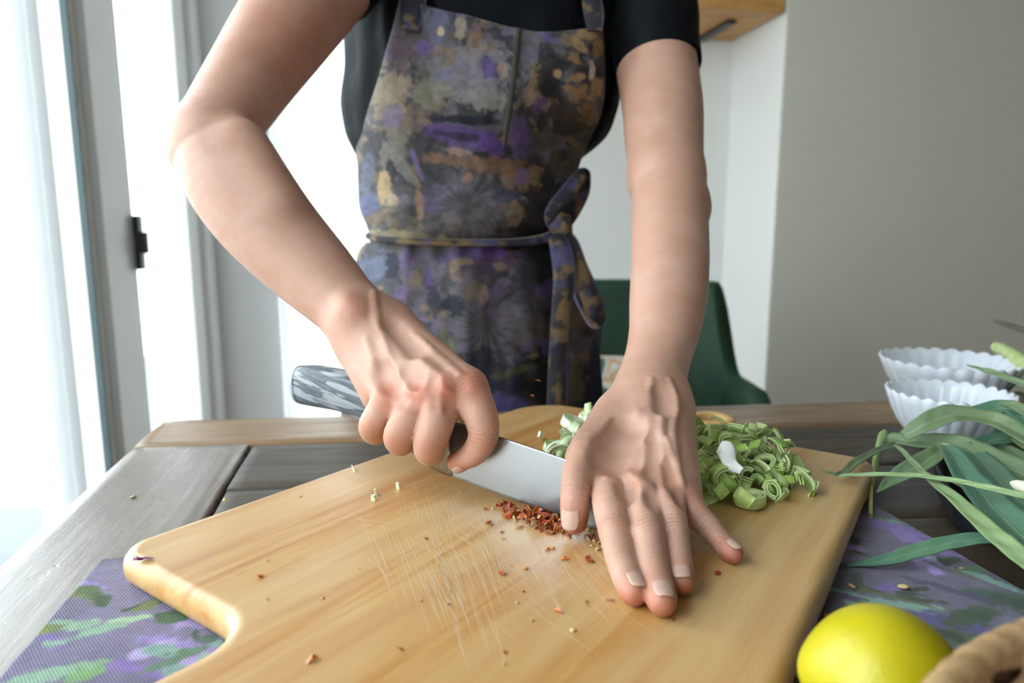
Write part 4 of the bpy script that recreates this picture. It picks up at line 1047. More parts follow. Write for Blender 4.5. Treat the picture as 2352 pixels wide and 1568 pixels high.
leaf([(2074, 1002, 36, 24), (2115, 978, 47, 42), (2155, 960, 54, 50), (2190, 950, 58, 46), (2245, 956, 57, 36), (2300, 970, 55, 44), (2380, 1010, 52, 58)], lf_a, .5)
leaf([(2205, 958, 54, 20), (2250, 946, 59, 36), (2300, 937, 63, 42), (2335, 944, 64, 42), (2385, 985, 60, 50)], lf_b, .4)
leaf([(2295, 925, 66, 12), (2330, 930, 68, 24), (2385, 958, 64, 34)], lf_a, .3)
leaf([(2030, 1004, 24, 10), (2050, 1006, 26, 30), (2100, 1012, 30, 36), (2160, 1014, 34, 42), (2210, 1022, 36, 52), (2260, 1046, 36, 62), (2310, 1070, 36, 66), (2385, 1100, 36, 76)], lf_a, .35)
leaf([(2015, 1130, 12, 4), (2045, 1105, 18, 28), (2085, 1080, 26, 42), (2130, 1055, 34, 44), (2165, 1030, 40, 34), (2182, 1032, 42, 30)], lf_a, .55)
leaf([(2060, 1092, 18, 4), (2100, 1070, 22, 16), (2140, 1050, 26, 26), (2200, 1050, 30, 30), (2240, 1046, 30, 20)], lf_c, .3)
leaf([(2166, 1018, 42, 16), (2190, 1042, 44, 44), (2215, 1085, 44, 56), (2250, 1125, 43, 66), (2290, 1170, 42, 78), (2330, 1210, 42, 92), (2390, 1270, 42, 106)], lf_b, .4)
leaf([(2205, 1020, 34, 10), (2240, 1042, 35, 44), (2280, 1085, 36, 66), (2320, 1130, 38, 72), (2390, 1180, 40, 90)], lf_b, .3)
leaf([(1921, 1093, 26, 4), (1960, 1090, 30, 9), (2050, 1089, 38, 11), (2130, 1094, 46, 13), (2220, 1108, 52, 14), (2300, 1126, 54, 16), (2390, 1146, 54, 18)], lf_c, .2, lab='narrow pale leaf reaching over the board')
leaf([(2057, 1021, 36, 8), (2080, 1042, 38, 12), (2112, 1076, 40, 15), (2140, 1102, 42, 20), (2200, 1150, 44, 32), (2265, 1210, 44, 42), (2320, 1256, 42, 46), (2390, 1310, 40, 50)], lf_c, .25)
leaf([(1940, 1298, 2, 3), (1975, 1295, 4, 12), (2040, 1284, 8, 28), (2110, 1264, 14, 34), (2180, 1246, 20, 34), (2250, 1236, 24, 30), (2330, 1232, 26, 26)], lf_b, .35, lab='leaf lying across the place mat')
leaf([(1890, 1079, 30, 3), (1915, 1088, 28, 7), (1938, 1084, 27, 15), (1965, 1062, 27, 20), (1995, 1044, 27, 16), (2025, 1030, 26, 16), (2060, 1020, 26, 20)], lf_a, .3)
leaf([(2270, 1037, 30, 4), (2290, 1028, 32, 16), (2320, 1034, 34, 26), (2380, 1066, 34, 36)], lf_a, .3)
leaf([(2230, 1022, 38, 16), (2280, 1010, 40, 34), (2330, 1002, 42, 36), (2390, 1000, 44, 36)], lf_b, .4)
leaf([(2280, 1000, 42, 6), (2310, 985, 46, 24), (2370, 972, 48, 34)], lf_b, .3)
leaf([(2222, 838, 84, 3), (2250, 846, 84, 9), (2290, 858, 82, 15), (2380, 892, 76, 20)], lf_a, .2)
leaf([(2180, 1092, 14, 4), (2195, 1080, 16, 14), (2215, 1066, 18, 8)], lf_a, .2)
leaf([(2180, 1100, 20, 5), (2215, 1120, 22, 9), (2260, 1140, 24, 12), (2300, 1160, 26, 14)], lf_c, .2)
leaf([(2318, 1004, 40, 5), (2335, 1012, 41, 14), (2390, 1045, 42, 26)], lf_c, .2)
leaf([(2330, 900, 30, 6), (2345, 905, 31, 12), (2390, 925, 32, 18)], lf_a, .2)
# node and the short stalk hanging from it
def stalk(P, mat, name, lab, parent=greens, n=12, flat=.8):
    W3 = np.array([H(p[0], p[1], p[2]) for p in P]); r = np.array([p[3] for p in P]) * ((W3 - CAM) @ FW) / FPX / 2
    c = catmull(W3, 5); rr = np.interp(np.linspace(0, 1, len(c)), np.linspace(0, 1, len(r)), r); V, F = tube(c, rr, n, up=(.1, 1, .1), flat=flat)
    o = link(name, mesh(V, F), mat, parent)
    if lab: o['label'] = lab
    return o
m_st = NT('leek_stem'); co = m_st.coord('Object', scale=(60, 60, 8)); nz = m_st.noise(co, 8, 3)
m_st.l(m_st.ramp(nz, [(.35, (.22, .36, .10)), (.6, (.40, .52, .20))]), m_st.b.inputs['Base Color']); m_st.set(Roughness=.4)
stalk([(2032, 992, 24, 14), (2028, 1002, 23, 26), (2020, 1024, 21, 20), (2012, 1060, 17, 19), (2004, 1095, 12, 20), (1998, 1120, 8, 19)], m_st.m, 'stem', 'thick green stem joint at the left end of the leaves')
stalk([(2002, 1090, 11, 16), (1996, 1120, 8, 17), (1988, 1142, 5, 12), (1984, 1155, 4, 3)], plain('dry_leaf_white', (.72, .70, .62), .6, var=.2, vscale=90), 'dry_sheath', 'dry white sheath tip')
stalk([(2001, 1118, 9, 11), (2000, 1150, 6, 12), (2000, 1186, 2.4, 12)], plain('yellow_green_stem', (.60, .56, .20), .45, var=.2, vscale=60), 'stem_end', 'yellowing cut stem end')
# pale stalk, twig and bulb at the right edge
mst = NT('cut_leek_stalk'); co = mst.coord('Object', scale=(30, 30, 30)); nz = mst.noise(co, 3, 3)
mst.l(mst.ramp(nz, [(.35, (.42, .54, .17)), (.65, (.60, .68, .32))]), mst.b.inputs['Base Color']); mst.set(Roughness=.4)
o = stalk([(2290, 797, 66, 26), (2310, 808, 64, 32), (2345, 830, 60, 36), (2420, 872, 54, 40)], mst.m, 'leek_stalk', None, None, 20, 1.0)
tag(o, 'pale green cut leek stalk pointing up at the right edge above the bowls', 'leek stalk')
o = stalk([(2286, 737, 92, 7), (2310, 745, 90, 11), (2350, 757, 88, 13), (2430, 785, 84, 14)], plain('grey_brown_twig', (.12, .10, .075), .8, bump=.4, bscale=400), 'twig', None, None, 8, 1.0)
tag(o, 'blurred grey-brown twig at the right edge above the leek stalk', 'twig')
o = stalk([(2322, 1108, 46, 8), (2335, 1113, 46, 24), (2360, 1122, 46, 34), (2400, 1138, 46, 30)], plain('bulb_white', (.80, .80, .62), .35), 'spring_onion', None, None, 16, 1.0)
tag(o, 'white spring onion bulb lying on the leek leaves at the right edge', 'spring onion')
# dark planter-like box behind, holding stalk and twig
m_bx = plain('dark_brown_wood', (.05, .03, .018), .5, var=.2, vscale=20)
cbx = T(2535, 1012, ZT); V, F = box((cbx[0], cbx[1], ZT + .036), (.11, .09, .07), np.array(Matrix.Rotation(.09, 3, 'Z')), .006)
o = link('wooden_crate', mesh(V, F), m_bx, None, False); tag(o, 'dark brown wooden crate end just inside the right edge beside the bowls', 'crate')

# ================================================================== LEMON
def lemon():
    z = ZT + .0305; p = T(2027, 1569, z); d = (p - CAM) @ FW; r = 165 * d / FPX; z = ZT + .0028 + r * .94; p = T(2027, 1569, z); d = (p - CAM) @ FW; r = 165 * d / FPX
    nu, nv = 96, 64; ax = nrm(np.array([.86, -.42, .1])); s = nrm(np.cross(ax, (0, 0, 1))); u = np.cross(s, ax); V = []
    for i in range(nv):
        t = math.pi * i / (nv - 1); x = math.cos(t); q = math.sin(t)
        L = 1.03 * x * (1 + .07 * abs(x) ** 10); R_ = q * (1 - .05 * x * x)
        for k in range(nu):
            a = 2 * math.pi * k / nu; V.append(p + r * (ax * L + s * R_ * math.cos(a) + u * R_ * math.sin(a)))
    V = np.array(V); zmin = V[:, 2].min(); V[:, 2] += ZT + .0026 - zmin
    return mesh_np(V, grid_faces(nv, nu, False, True)), p
m = NT('lemon_rind'); co = m.coord('Object'); nz = m.noise(co, 40, 3)
m.l(m.ramp(nz, [(.3, (.43, .37, .0)), (.7, (.50, .43, .012))]), m.b.inputs['Base Color']); m.set(Roughness=.38); m.b.inputs['Subsurface Weight'].default_value = .12; m.b.inputs['Subsurface Radius'].default_value = (.004, .003, .0005)
vo = m.n('ShaderNodeTexVoronoi'); vo.inputs['Scale'].default_value = 520; m.l(co, vo.inputs['Vector']); m.bump(vo.outputs['Distance'], .25, .0005)
me, lemon_c = lemon(); o = link('lemon', me, m.m); tag(o, 'bright yellow lemon on the place mat at the bottom edge', 'lemon')

# ================================================================== BASKET
def basket():
    zr = .822; p0 = T(2160, 1566, zr)[:2]; p1 = T(2352, 1436, zr)[:2]; t = nrm(p1 - p0); nn_ = np.array([t[1], -t[0]]); R = .185
    mid = (p0 + p1) / 2; L = np.linalg.norm(p1 - p0); ctr = mid + nn_ * math.sqrt(R * R - L * L / 4)
    root = empty('wicker_basket', (ctr[0], ctr[1], ZT)); tag(root, 'round tan wicker basket, only its rim visible at the bottom right corner', 'basket')
    m = NT('wicker'); a = m.attr('u'); co = m.coord('Object'); nz = m.noise(co, 90, 4, .6)
    col = m.ramp(nz, [(.3, (.30, .17, .07)), (.55, (.48, .31, .15)), (.75, (.64, .47, .27))]); m.l(col, m.b.inputs['Base Color']); m.set(Roughness=.6); m.bump(nz, .4, .001)
    # rim: wound cane around a hoop
    n = 900; k_ = 14; V = []; r0 = .0047
    for i in range(n):
        a_ = 2 * math.pi * i / n; w = a_ * 95
        for k in range(k_):
            b = 2 * math.pi * k / k_; r = r0 * (1 + .13 * abs(math.sin((w + b * 1.0) / 2)))
            V.append((ctr[0] + (R + r * math.cos(b)) * math.cos(a_), ctr[1] + (R + r * math.cos(b)) * math.sin(a_), zr - .004 + r * .95 * math.sin(b)))
    link('rim', mesh_np(np.array(V), grid_faces(n, k_, True, True)), m.m, root)
    # wall: horizontal weavers going in and out of uprights
    nst = 48; hgt = zr - ZT - .008; rows_ = 11
    for q in range(rows_):
        z = ZT + .0055 + hgt * q / rows_; rr = (R - .004) * (.80 + .20 * (q / (rows_ - 1)) ** .8); P = []; m_ = nst * 6
        for i in range(m_):
            a_ = 2 * math.pi * i / m_; r = rr + .0022 * math.cos(a_ * nst / 2 + math.pi * (q % 2)); P.append((ctr[0] + r * math.cos(a_), ctr[1] + r * math.sin(a_), z))
        P = np.array(P); V = []
        for i in range(m_):
            t_ = nrm(P[(i + 1) % m_] - P[i - 1]); s_ = np.array([t_[1], -t_[0], 0])
            for k in range(6): b = 2 * math.pi * k / 6; V.append(P[i] + s_ * .0019 * math.cos(b) + np.array([0, 0, .0040 * math.sin(b)]))
        link('weaver', mesh_np(np.array(V), grid_faces(m_, 6, True, True)), m.m, root)
    for i in range(nst):
        a_ = 2 * math.pi * (i + .5) / nst; P = [(ctr[0] + (R - .004) * f * math.cos(a_), ctr[1] + (R - .004) * f * math.sin(a_), z) for f, z in ((.79, ZT + .004), (.87, ZT + .02), (.94, ZT + .04), (1.0, zr - .004))]
        V, F = tube(np.array(P), .0015, 6, up=(math.cos(a_), math.sin(a_), .01)); link('stake', mesh(V, F), m.m, root)
    V = []; m_ = 144
    for i in range(m_):
        a_ = 2 * math.pi * i / m_
        for f, z in ((.80, ZT + .004), (.90, ZT + .018), (.955, ZT + .038), (.985, zr - .006), (1.0, zr - .006), (.975, ZT + .038), (.92, ZT + .018), (.82, ZT + .0035)): V.append((ctr[0] + R * f * math.cos(a_), ctr[1] + R * f * math.sin(a_), z))
    link('lining', mesh_np(np.array(V), grid_faces(m_, 8, True, True)), plain('dark_cane_lining', (.10, .05, .02), .7, var=.3, vscale=120), root)
    V = [(ctr[0] + R * .8 * math.cos(a_), ctr[1] + R * .8 * math.sin(a_), z) for z in (ZT + .0025, ZT + .006) for a_ in np.arange(48) * 2 * math.pi / 48]
    F = [[i, (i + 1) % 48, 48 + (i + 1) % 48, 48 + i] for i in range(48)] + [list(range(48))[::-1], [48 + i for i in range(48)]]
    link('base', mesh(V, F), m.m, root, False)
basket()

# ================================================================== PERSON
def px_r(rpx, d): return rpx * d / FPX
person = empty('person', tuple(C(1120, 900, .93) * np.array([1, 1, 0])))
tag(person, 'person in a black t-shirt and dark floral apron chopping on the board with both hands', 'person')
bodyR, bodyL = Body(), Body()
VF = FW
# ---- arm on the left of the picture (holds the knife): px, py, depth, radius in px
armR = [(800, -140, .70, 118), (735, -40, .68, 112), (655, 65, .645, 107), (585, 165, .615, 97), (528, 250, .585, 90), (487, 318, .566, 87)]
P = [C(a, b, d) for a, b, d, r in armR]; R = [px_r(r, d) for a, b, d, r in armR]
bodyR.core += chain(P, R, .012)
foreR = [(487, 322, .566, 84), (528, 400, .560, 106), (583, 475, .556, 110), (650, 553, .552, 103), (722, 627, .546, 92), (785, 692, .537, 79), (833, 745, .528, 72)]
P = [C(a, b, d) for a, b, d, r in foreR]; R = [px_r(r, d) for a, b, d, r in foreR]
bodyR.core += chain(P, R, .012)
bodyR.core += [prim(C(432, 352, .566), C(442, 340, .566), .0105, .012, .02)]                                  # point of the elbow
bodyR.core += [prim(C(560, 330, .548), C(640, 470, .535), .018, .016, .015)]                                  # forearm belly
bodyR.core += [prim(C(803, 705, .507), C(812, 712, .506), .0085, .008, .012)]                                 # wrist bone
# hand: metacarpals, then fingers
mR = dict(idx=C(1079, 884, .474), mid=C(1021, 894, .467), rng=C(965, 905, .472), pky=C(893, 908, .484))
wR = [C(893, 738, .532), C(866, 752, .526), C(842, 766, .526), C(822, 785, .531)]
for (k, r0, r1), w in zip((('idx', .0150, .0102), ('mid', .0150, .0108), ('rng', .0150, .0108), ('pky', .0145, .0105)), wR):
    bodyR.core.append(prim(w, mR[k], r0, r1, .010))
bodyR.core += [prim(C(838, 745, .530), C(905, 830, .512), .024, .019, .014), prim(C(842, 800, .532), C(872, 905, .508), .020, .014, .012)]
bodyR.core += [prim(C(905, 830, .520), C(990, 890, .500), .018, .015, .014)]
# thumb side web and the thumb behind the blade
bodyR.core += [prim(C(905, 745, .538), C(985, 835, .522), .0155, .0140, .012), prim(C(985, 835, .522), C(1050, 890, .515), .0140, .0115, .010)]
thR = [C(1050, 890, .515), C(1075, 930, .522), C(1085, 985, .525)]
bodyR.limbs.append((chain(thR, [.0115, .0105, .0085], .005), .008))
# index: bent over the spine of the blade, its tip against the near face
iR = [C(1078, 888, .474), C(1098, 938, .468), C(1111, 992, .466), C(1092, 1036, .472), C(1051, 1059, .481)]
bodyR.limbs.append((chain(iR, [.0108, .0122, .0106, .0092, .0074], .004), .010))
def curl(m_, pts, rr): bodyR.limbs.append((chain([m_] + pts, rr, .004), .004))
curl(mR['mid'], [C(1004, 962, .464), C(986, 1022, .468), C(992, 1036, .492), C(1010, 1000, .512)], [.0108, .0124, .0112, .0095, .0075])
curl(mR['rng'], [C(938, 962, .470), C(916, 1003, .476), C(925, 1016, .502), C(950, 985, .520)], [.0108, .0120, .0108, .0092, .0075])
curl(mR['pky'], [C(872, 950, .485), C(855, 980, .490), C(866, 994, .512), C(890, 965, .528)], [.0102, .0108, .0098, .0085, .0068])
# knuckle heads, tendons, veins
for k, r in (('idx', .0082), ('mid', .0086), ('rng', .0084), ('pky', .0078)):
    v = nrm(CAM - mR[k]); bodyR.extra.append(prim(mR[k] + v * .0045, mR[k] + v * .0050, r, r * .8, .006))
def tendon(body, a, b, lift, r0=.0016, r1=.0022, k=.003):
    body.extra.append(prim(a, b, r0, r1, k))
def onback(pa, pb, f, lift): q = pa * (1 - f) + pb * f; return q + nrm(CAM - q) * lift

# ---- arm on the right of the picture
armL = [(1470, -90, .80, 104), (1490, 20, .785, 97), (1506, 140, .765, 92), (1521, 245, .735, 91), (1525, 330, .705, 88), (1530, 405, .68, 83)]
P = [C(a, b, d) for a, b, d, r in armL]; R = [px_r(r, d) for a, b, d, r in armL]; bodyL.core += chain(P, R, .012)
foreL = [(1537, 455, .665, 84), (1539, 545, .640, 87), (1538, 625, .615, 88), (1533, 695, .592, 86), (1525, 760, .572, 79), (1512, 815, .556, 74), (1500, 862, .542, 76), (1489, 905, .528, 80)]
P = [C(*armL[-1][:3])] + [C(a, b, d) for a, b, d, r in foreL]; R = [px_r(83, .68)] + [px_r(r, d) for a, b, d, r in foreL]
bodyL.core += chain(P, R, .012)
bodyL.core += [prim(C(1592, 468, .665), C(1594, 480, .662), .0115, .012, .018)]
bodyL.core += [prim(C(1560, 930, .512), C(1556, 905, .522), .010, .009, .012)]                                   # wrist bone on the little finger side
mL = dict(idx=B(1397, 1104, 29), mid=B(1468, 1106, 32), rng=B(1528, 1120, 30), pky=B(1572, 1143, 24))
wL = [C(1440, 925, .518), C(1472, 915, .514), C(1505, 912, .514), C(1532, 922, .518)]
for (k, r0, r1), w in zip((('idx', .0160, .0118), ('mid', .0165, .0118), ('rng', .0160, .0112), ('pky', .0150, .0105)), wL):
    bodyL.core.append(prim(w, mL[k], r0, r1, .009))
bodyL.core += [prim(C(1490, 905, .53), (mL['mid'] + mL['rng']) / 2 - np.array([0, 0, .006]), .022, .013, .012)]
bodyL.core += [prim(C(1545, 960, .515), mL['pky'] + np.array([0, .012, -.004]), .015, .012, .010)]
def fing(pts, rr, kc=.003): bodyL.limbs.append((chain(pts, rr, .0035), kc))
fI = [mL['idx'], B(1402, 1165, 24.5), B(1413, 1219, 17.5), B(1429, 1292, 10.5), B(1449, 1343, 7.8), B(1457, 1359, 7.2)]
fM = [mL['mid'], B(1480, 1170, 26), B(1488, 1229, 18.5), B(1501, 1308, 10.8), B(1516, 1364, 8), B(1521, 1381, 7.3)]
fR = [mL['rng'], B(1541, 1175, 24), B(1549, 1223, 17), B(1560, 1292, 10), B(1565, 1325, 7.6), B(1567, 1337, 7.0)]
fP = [mL['pky'], B(1598, 1180, 18), B(1629, 1212, 12), B(1660, 1248, 7.6), B(1678, 1266, 6.3), B(1684, 1271, 6.0)]
fT = [C(1412, 960, .512), B(1352, 1030, 45), B(1328, 1078, 37), B(1321, 1135, 27), B(1320, 1178, 16), B(1319, 1197, 11)]
fing(fI, [.0118, .0107, .0097, .0086, .0079, .0070]); fing(fM, [.0118, .0101, .0092, .0086, .0082, .0073]); fing(fR, [.0112, .0094, .0081, .0074, .0072, .0066]); fing(fP, [.0102, .0085, .0074, .0066, .0063, .0058])
bodyL.limbs.append((chain(fT, [.0155, .0128, .0102, .0092, .0090, .0080], .006), .012))
bodyL.core += [prim(C(1420, 965, .512), B(1395, 1050, 33), .0150, .0120, .012)]
for k, r in (('idx', .0080), ('mid', .0082), ('rng', .0076), ('pky', .0066)):
    v = nrm(CAM - mL[k]) + np.array([0, 0, .5]); v = nrm(v); bodyL.extra.append(prim(mL[k] + v * .0042, mL[k] + v * .0047, r, r * .8, .006))
for pts, r in ((fI, .0080), (fM, .0078), (fR, .0068), (fP, .0060)):
    q = pts[2]; v = nrm(CAM - q); v = nrm(v + np.array([0, 0, .4])); bodyL.extra.append(prim(q + v * .0022, q + v * .0024, r, r, .005))

# ---- webs between the fingers, so that they part where the photograph parts them
def web(body, a, b, r0, r1): body.core.append(prim(a, b, r0, r1, .006))
web(bodyL, (mL['idx'] + mL['mid']) / 2, B(1442, 1150, 22), .0110, .0085); web(bodyL, (mL['mid'] + mL['rng']) / 2, B(1513, 1162, 22), .0108, .0078); web(bodyL, (mL['rng'] + mL['pky']) / 2, B(1566, 1168, 17), .0100, .0070)
web(bodyR, (mR['pky'] + mR['rng']) / 2, C(906, 936, .482), .0108, .0085); web(bodyR, (mR['rng'] + mR['mid']) / 2, C(968, 952, .474), .0108, .0085); web(bodyR, (mR['mid'] + mR['idx']) / 2, C(1032, 945, .476), .0105, .0085)
# ---- tendons and veins run on the surface of the finished shape
def on_surface(body, pxy, d0):
    """walk along the sight line of a column/row until the skin is met"""
    out_ = []; ts = np.arange(d0 - .09, d0 + .06, .0006)
    for x, y in pxy:
        f_ = body.field(np.array([C(x, y, t) for t in ts])); i = np.argmax(f_ < 0)
        out_.append(C(x, y, ts[i] if f_[i] < 0 else d0))
    return np.array(out_)
def ridge(body, pxy, d0, r, sink=.62, r1=None):
    q = on_surface(body, catmull(np.array([(a, b, 0) for a, b in pxy], float), 4)[:, :2], d0); n_ = len(q)
    q = q + np.array([nrm(p - CAM) for p in q]) * r * sink; rr = np.linspace(r, r1 or r, n_)
    taper = np.minimum(1, np.minimum(np.arange(n_) + 1.2, n_ - np.arange(n_) + .2) / 3.0); rr = rr * (.55 + .45 * taper)
    return [prim(q[i], q[i + 1], rr[i], rr[i + 1], .0015) for i in range(n_ - 1)]
def hollow(body, pxy, d0, r, depth):
    q = on_surface(body, pxy, d0); q = q - np.array([nrm(p - CAM) for p in q]) * (r - depth); return [prim(q[i], q[i + 1], r, r, .002) for i in range(len(q) - 1)]
eR = []; cR_ = []
for pts, r in (([(858, 672), (863, 723), (877, 754), (902, 778), (937, 810), (965, 828), (984, 850)], .0021), ([(881, 768), (891, 803), (902, 838), (909, 862)], .0017), ([(843, 780), (858, 824), (875, 880)], .0021), ([(900, 850), (925, 872), (955, 893)], .0022), ([(975, 838), (1000, 862), (1018, 882)], .0024), ([(945, 765), (1000, 815), (1055, 862)], .0022)): eR += ridge(bodyR, pts, .50, r)
for pts, r, dd in (([(868, 850), (893, 882)], .010, .0016), ([(925, 850), (948, 868)], .009, .0014), ([(985, 868), (995, 882)], .008, .0012), ([(1030, 868), (1052, 880)], .008, .0013), ([(905, 905), (920, 918)], .006, .0010), ([(938, 915), (940, 925)], .006, .0010), ([(995, 912), (1000, 925)], .006, .0010), ([(905, 735), (950, 790)], .010, .0012), ([(1020, 905), (1040, 935)], .006, .0012)): cR_ += hollow(bodyR, pts, .50, r, dd)
eL = []; cL_ = []
for pts, r in (([(1495, 872), (1502, 915), (1518, 946), (1519, 975), (1516, 1011), (1520, 1045), (1526, 1080), (1531, 1108), (1523, 1136), (1518, 1160)], .0018), ([(1392, 1098), (1403, 1078), (1424, 1062), (1444, 1070), (1451, 1095), (1446, 1125)], .0010), ([(1468, 946), (1440, 1003), (1420, 1060)], .0018), ([(1484, 975), (1478, 1035), (1478, 1080)], .0018), ([(1537, 873), (1554, 926), (1545, 984), (1550, 1041), (1556, 1090)], .0014), ([(1530, 1010), (1550, 1070), (1566, 1115)], .0014), ([(1400, 965), (1378, 1000), (1372, 1050)], .0014)): eL += ridge(bodyL, pts, .49, r)
for pts, r, dd in (([(1440, 965), (1420, 1005), (1405, 1040)], .014, .0014), ([(1462, 1010), (1452, 1050)], .008, .0010), ([(1500, 1000), (1502, 1070)], .008, .0012), ([(1537, 1060), (1545, 1100)], .006, .0014), ([(1438, 1115), (1443, 1135)], .005, .0014), ([(1500, 1130), (1506, 1150)], .005, .0012), ([(1560, 1120), (1572, 1150)], .005, .0012), ([(1525, 890), (1530, 925)], .009, .0006)): cL_ += hollow(bodyL, pts, .49, r, dd)
bodyR.carve += cR_; bodyL.carve += cL_; bodyR.extra += eR; bodyL.extra += eL; bodyR.kcarve = bodyL.kcarve = .005
HR = .00150
VR, QR = bodyR.mesh(HR); VL, QL = bodyL.mesh(HR)
# ---- trunk, neck, head, legs (covered by the clothes or above the frame) at a coarser step
bodyT = Body(); c_sh = C(1130, -150, .80)
shR, shL = C(800, -140, .70), C(1470, -90, .80)
pel = C(1085, 760, .95); pel[2] = .86; wst = C(1080, 540, .895); chs = C(1110, 150, .825)
bodyT.core += [prim(wst + np.array([-.05, 0, 0]), wst + np.array([.05, 0, 0]), .062, .062, .04), prim(chs + np.array([-.06, .01, 0]), chs + np.array([.06, .01, 0]), .070, .070, .04), prim(wst, chs, .062, .070, .04), prim(pel + np.array([-.06, 0, 0]), pel + np.array([.06, 0, 0]), .075, .075, .05), prim(pel, wst, .075, .062, .05)]
shm = C(1130, -140, .80)
bodyT.core += [prim(shR, shm, .045, .045, .04), prim(shL, shm, .045, .045, .04), prim(shm, chs, .045, .070, .04)]
nk_ = (shR + shL) / 2 + np.array([.0, -.02, .05]); hd = nk_ + np.array([0, -.055, .13])
bodyT.core += [prim(shm, hd, .055, .048, .03), prim(hd + np.array([0, .01, .035]), hd + np.array([0, -.005, .02]), .078, .074, .02), prim(hd + np.array([0, -.035, -.045]), hd + np.array([0, -.02, .0]), .042, .06, .03)]
bodyT.extra += [prim(hd + np.array([0, -.082, -.0]), hd + np.array([0, -.094, -.022]), .007, .010, .01), prim(hd + np.array([-.073, .01, -.01]), hd + np.array([-.075, .012, .012]), .010, .013, .008), prim(hd + np.array([.073, .01, -.01]), hd + np.array([.075, .012, .012]), .010, .013, .008), prim(hd + np.array([-.016, -.074, -.048]), hd + np.array([.016, -.074, -.048]), .006, .006, .006)]
for sx in (-1, 1):
    bodyT.carve.append(prim(hd + np.array([sx * .031, -.083, .010]), hd + np.array([sx * .034, -.083, .010]), .010, .010, .01))
    hip = pel + np.array([sx * .085, .01, -.04]); kne = np.array([hip[0] + sx * .01, hip[1] + .01, .48]); ank = np.array([hip[0] + sx * .012, hip[1] + .04, .09])
    bodyT.core += [prim(hip, kne, .082, .055, .04), prim(kne, ank, .055, .036, .03), prim(ank, ank + np.array([0, -.13, -.05]), .035, .026, .03)]
VT, QT = bodyT.mesh(.006)
def orient(V, Q):
    a, b, c = V[Q[:, 0]], V[Q[:, 1]], V[Q[:, 2]]; vol = np.einsum('ij,ij->i', a, np.cross(b, c)).sum()
    return Q if vol > 0 else Q[:, ::-1]
QR, QL, QT = orient(VR, QR), orient(VL, QL), orient(VT, QT)
Vb = np.vstack([VR, VL, VT]); Qb = np.vstack([QR, QL + len(VR), QT + len(VR) + len(VL)])
me = mesh_np(Vb, Qb)
red = np.zeros(len(Vb)); 
def addred(P, r, a): 
    global red; d = np.linalg.norm(Vb - P, axis=1); red = np.maximum(red, a * np.exp(-(d / r) ** 2))
for k in ('idx', 'mid', 'rng', 'pky'): addred(mR[k] + nrm(CAM - mR[k]) * .010, .012, .75); addred(mL[k] + nrm(CAM - mL[k]) * .010, .010, .35)
for f_ in (fI, fM, fR, fP, fT): addred(f_[-1] + np.array([0, -.004, -.002]), .0125, .8)
addred(iR[2], .012, .5); addred(iR[-1], .013, .7); addred(iR[3], .01, .4)
for a in (C(986, 1030, .46), C(914, 1010, .468), C(853, 985, .483)): addred(a, .012, .45)
addred(C(430, 345, .566), .02, .6); addred(C(803, 705, .50), .014, .35); addred(C(640, 90, .60), .05, .3)
red = red + (fbm(Vb, 70, 3, 3) - .5) * .25 * (np.arange(len(Vb)) < len(VR) + len(VL))
vflt(me, red, 'red')
# wrinkle coordinates across the finger joints
wc = np.zeros(len(Vb)); wm = np.zeros(len(Vb))
def wrinkles(o, ax, half, rad, amp=1.0):
    global wc, wm
    d = Vb - o; s = d @ nrm(ax); r = np.linalg.norm(d - np.outer(s, nrm(ax)), axis=1)
    k = amp * np.exp(-(s / half) ** 2) * (r < rad) * (((Vb - o) @ nrm(nrm(CAM - o) + np.array([0, 0, .5]))) > -.002)
    m_ = k > wm; wc[m_] = s[m_]; wm = np.maximum(wm, k)
for f_, rr in ((fI, .0125), (fM, .0125), (fR, .0115), (fP, .0105)):
    wrinkles(f_[2], f_[3] - f_[1], .0050, rr); wrinkles(f_[3], f_[4] - f_[2], .0026, rr, .8)
wrinkles(fT[3], fT[4] - fT[2], .0060, .014, .9)
wrinkles(iR[2], iR[3] - iR[1], .006, .016, .8); wrinkles(iR[3], iR[4] - iR[2], .004, .012, .6)
for k, q in (('idx', iR[1]),): wrinkles(mR[k], q - mR[k], .007, .017, .7)
vflt(me, wc * 1000, 'wc'); vflt(me, wm, 'wm')

m = NT('skin'); ar = m.attr('red'); co = m.coord('Object')
n1 = m.noise(co, 34, 5, .6); n2 = m.noise(co, 260, 3, .6)
col = m.ramp(n1, [(.3, (.455, .25, .175)), (.55, (.49, .285, .208)), (.75, (.53, .325, .25))])
col = m.mix(ar.outputs['Fac'], col, (.42, .105, .05)); col.node.clamp_factor = True
fr = m.ramp(n2, [(.24, (1, 1, 1)), (.30, (0, 0, 0))]); col = m.mix(m.math('MULTIPLY', fr, .35), col, (.42, .17, .08))
m.l(col, m.b.inputs['Base Color'])
m.set(Roughness=.47); m.b.inputs['Subsurface Weight'].default_value = .22; m.b.inputs['Subsurface Radius'].default_value = (.010, .0035, .002); m.b.inputs['Subsurface Scale'].default_value = .6
aw = m.attr('wc'); am = m.attr('wm')
w1 = m.math('SINE', m.math('ADD', m.math('MULTIPLY', aw.outputs['Fac'], 2.1), m.math('MULTIPLY', m.noise(co, 190, 3), 11.0)))
w1 = m.math('POWER', m.math('ABSOLUTE', m.math('MULTIPLY', m.math('ADD', w1, 1), .5)), .35)
h1_ = m.math('MULTIPLY', m.math('SUBTRACT', w1, 1), am.outputs['Fac'])
vo = m.n('ShaderNodeTexVoronoi'); vo.inputs['Scale'].default_value = 900; vo.feature = 'DISTANCE_TO_EDGE'; mpv = m.n('ShaderNodeMapping'); m.l(co, mpv.inputs[0]); m.l(mpv.outputs[0], vo.inputs['Vector'])
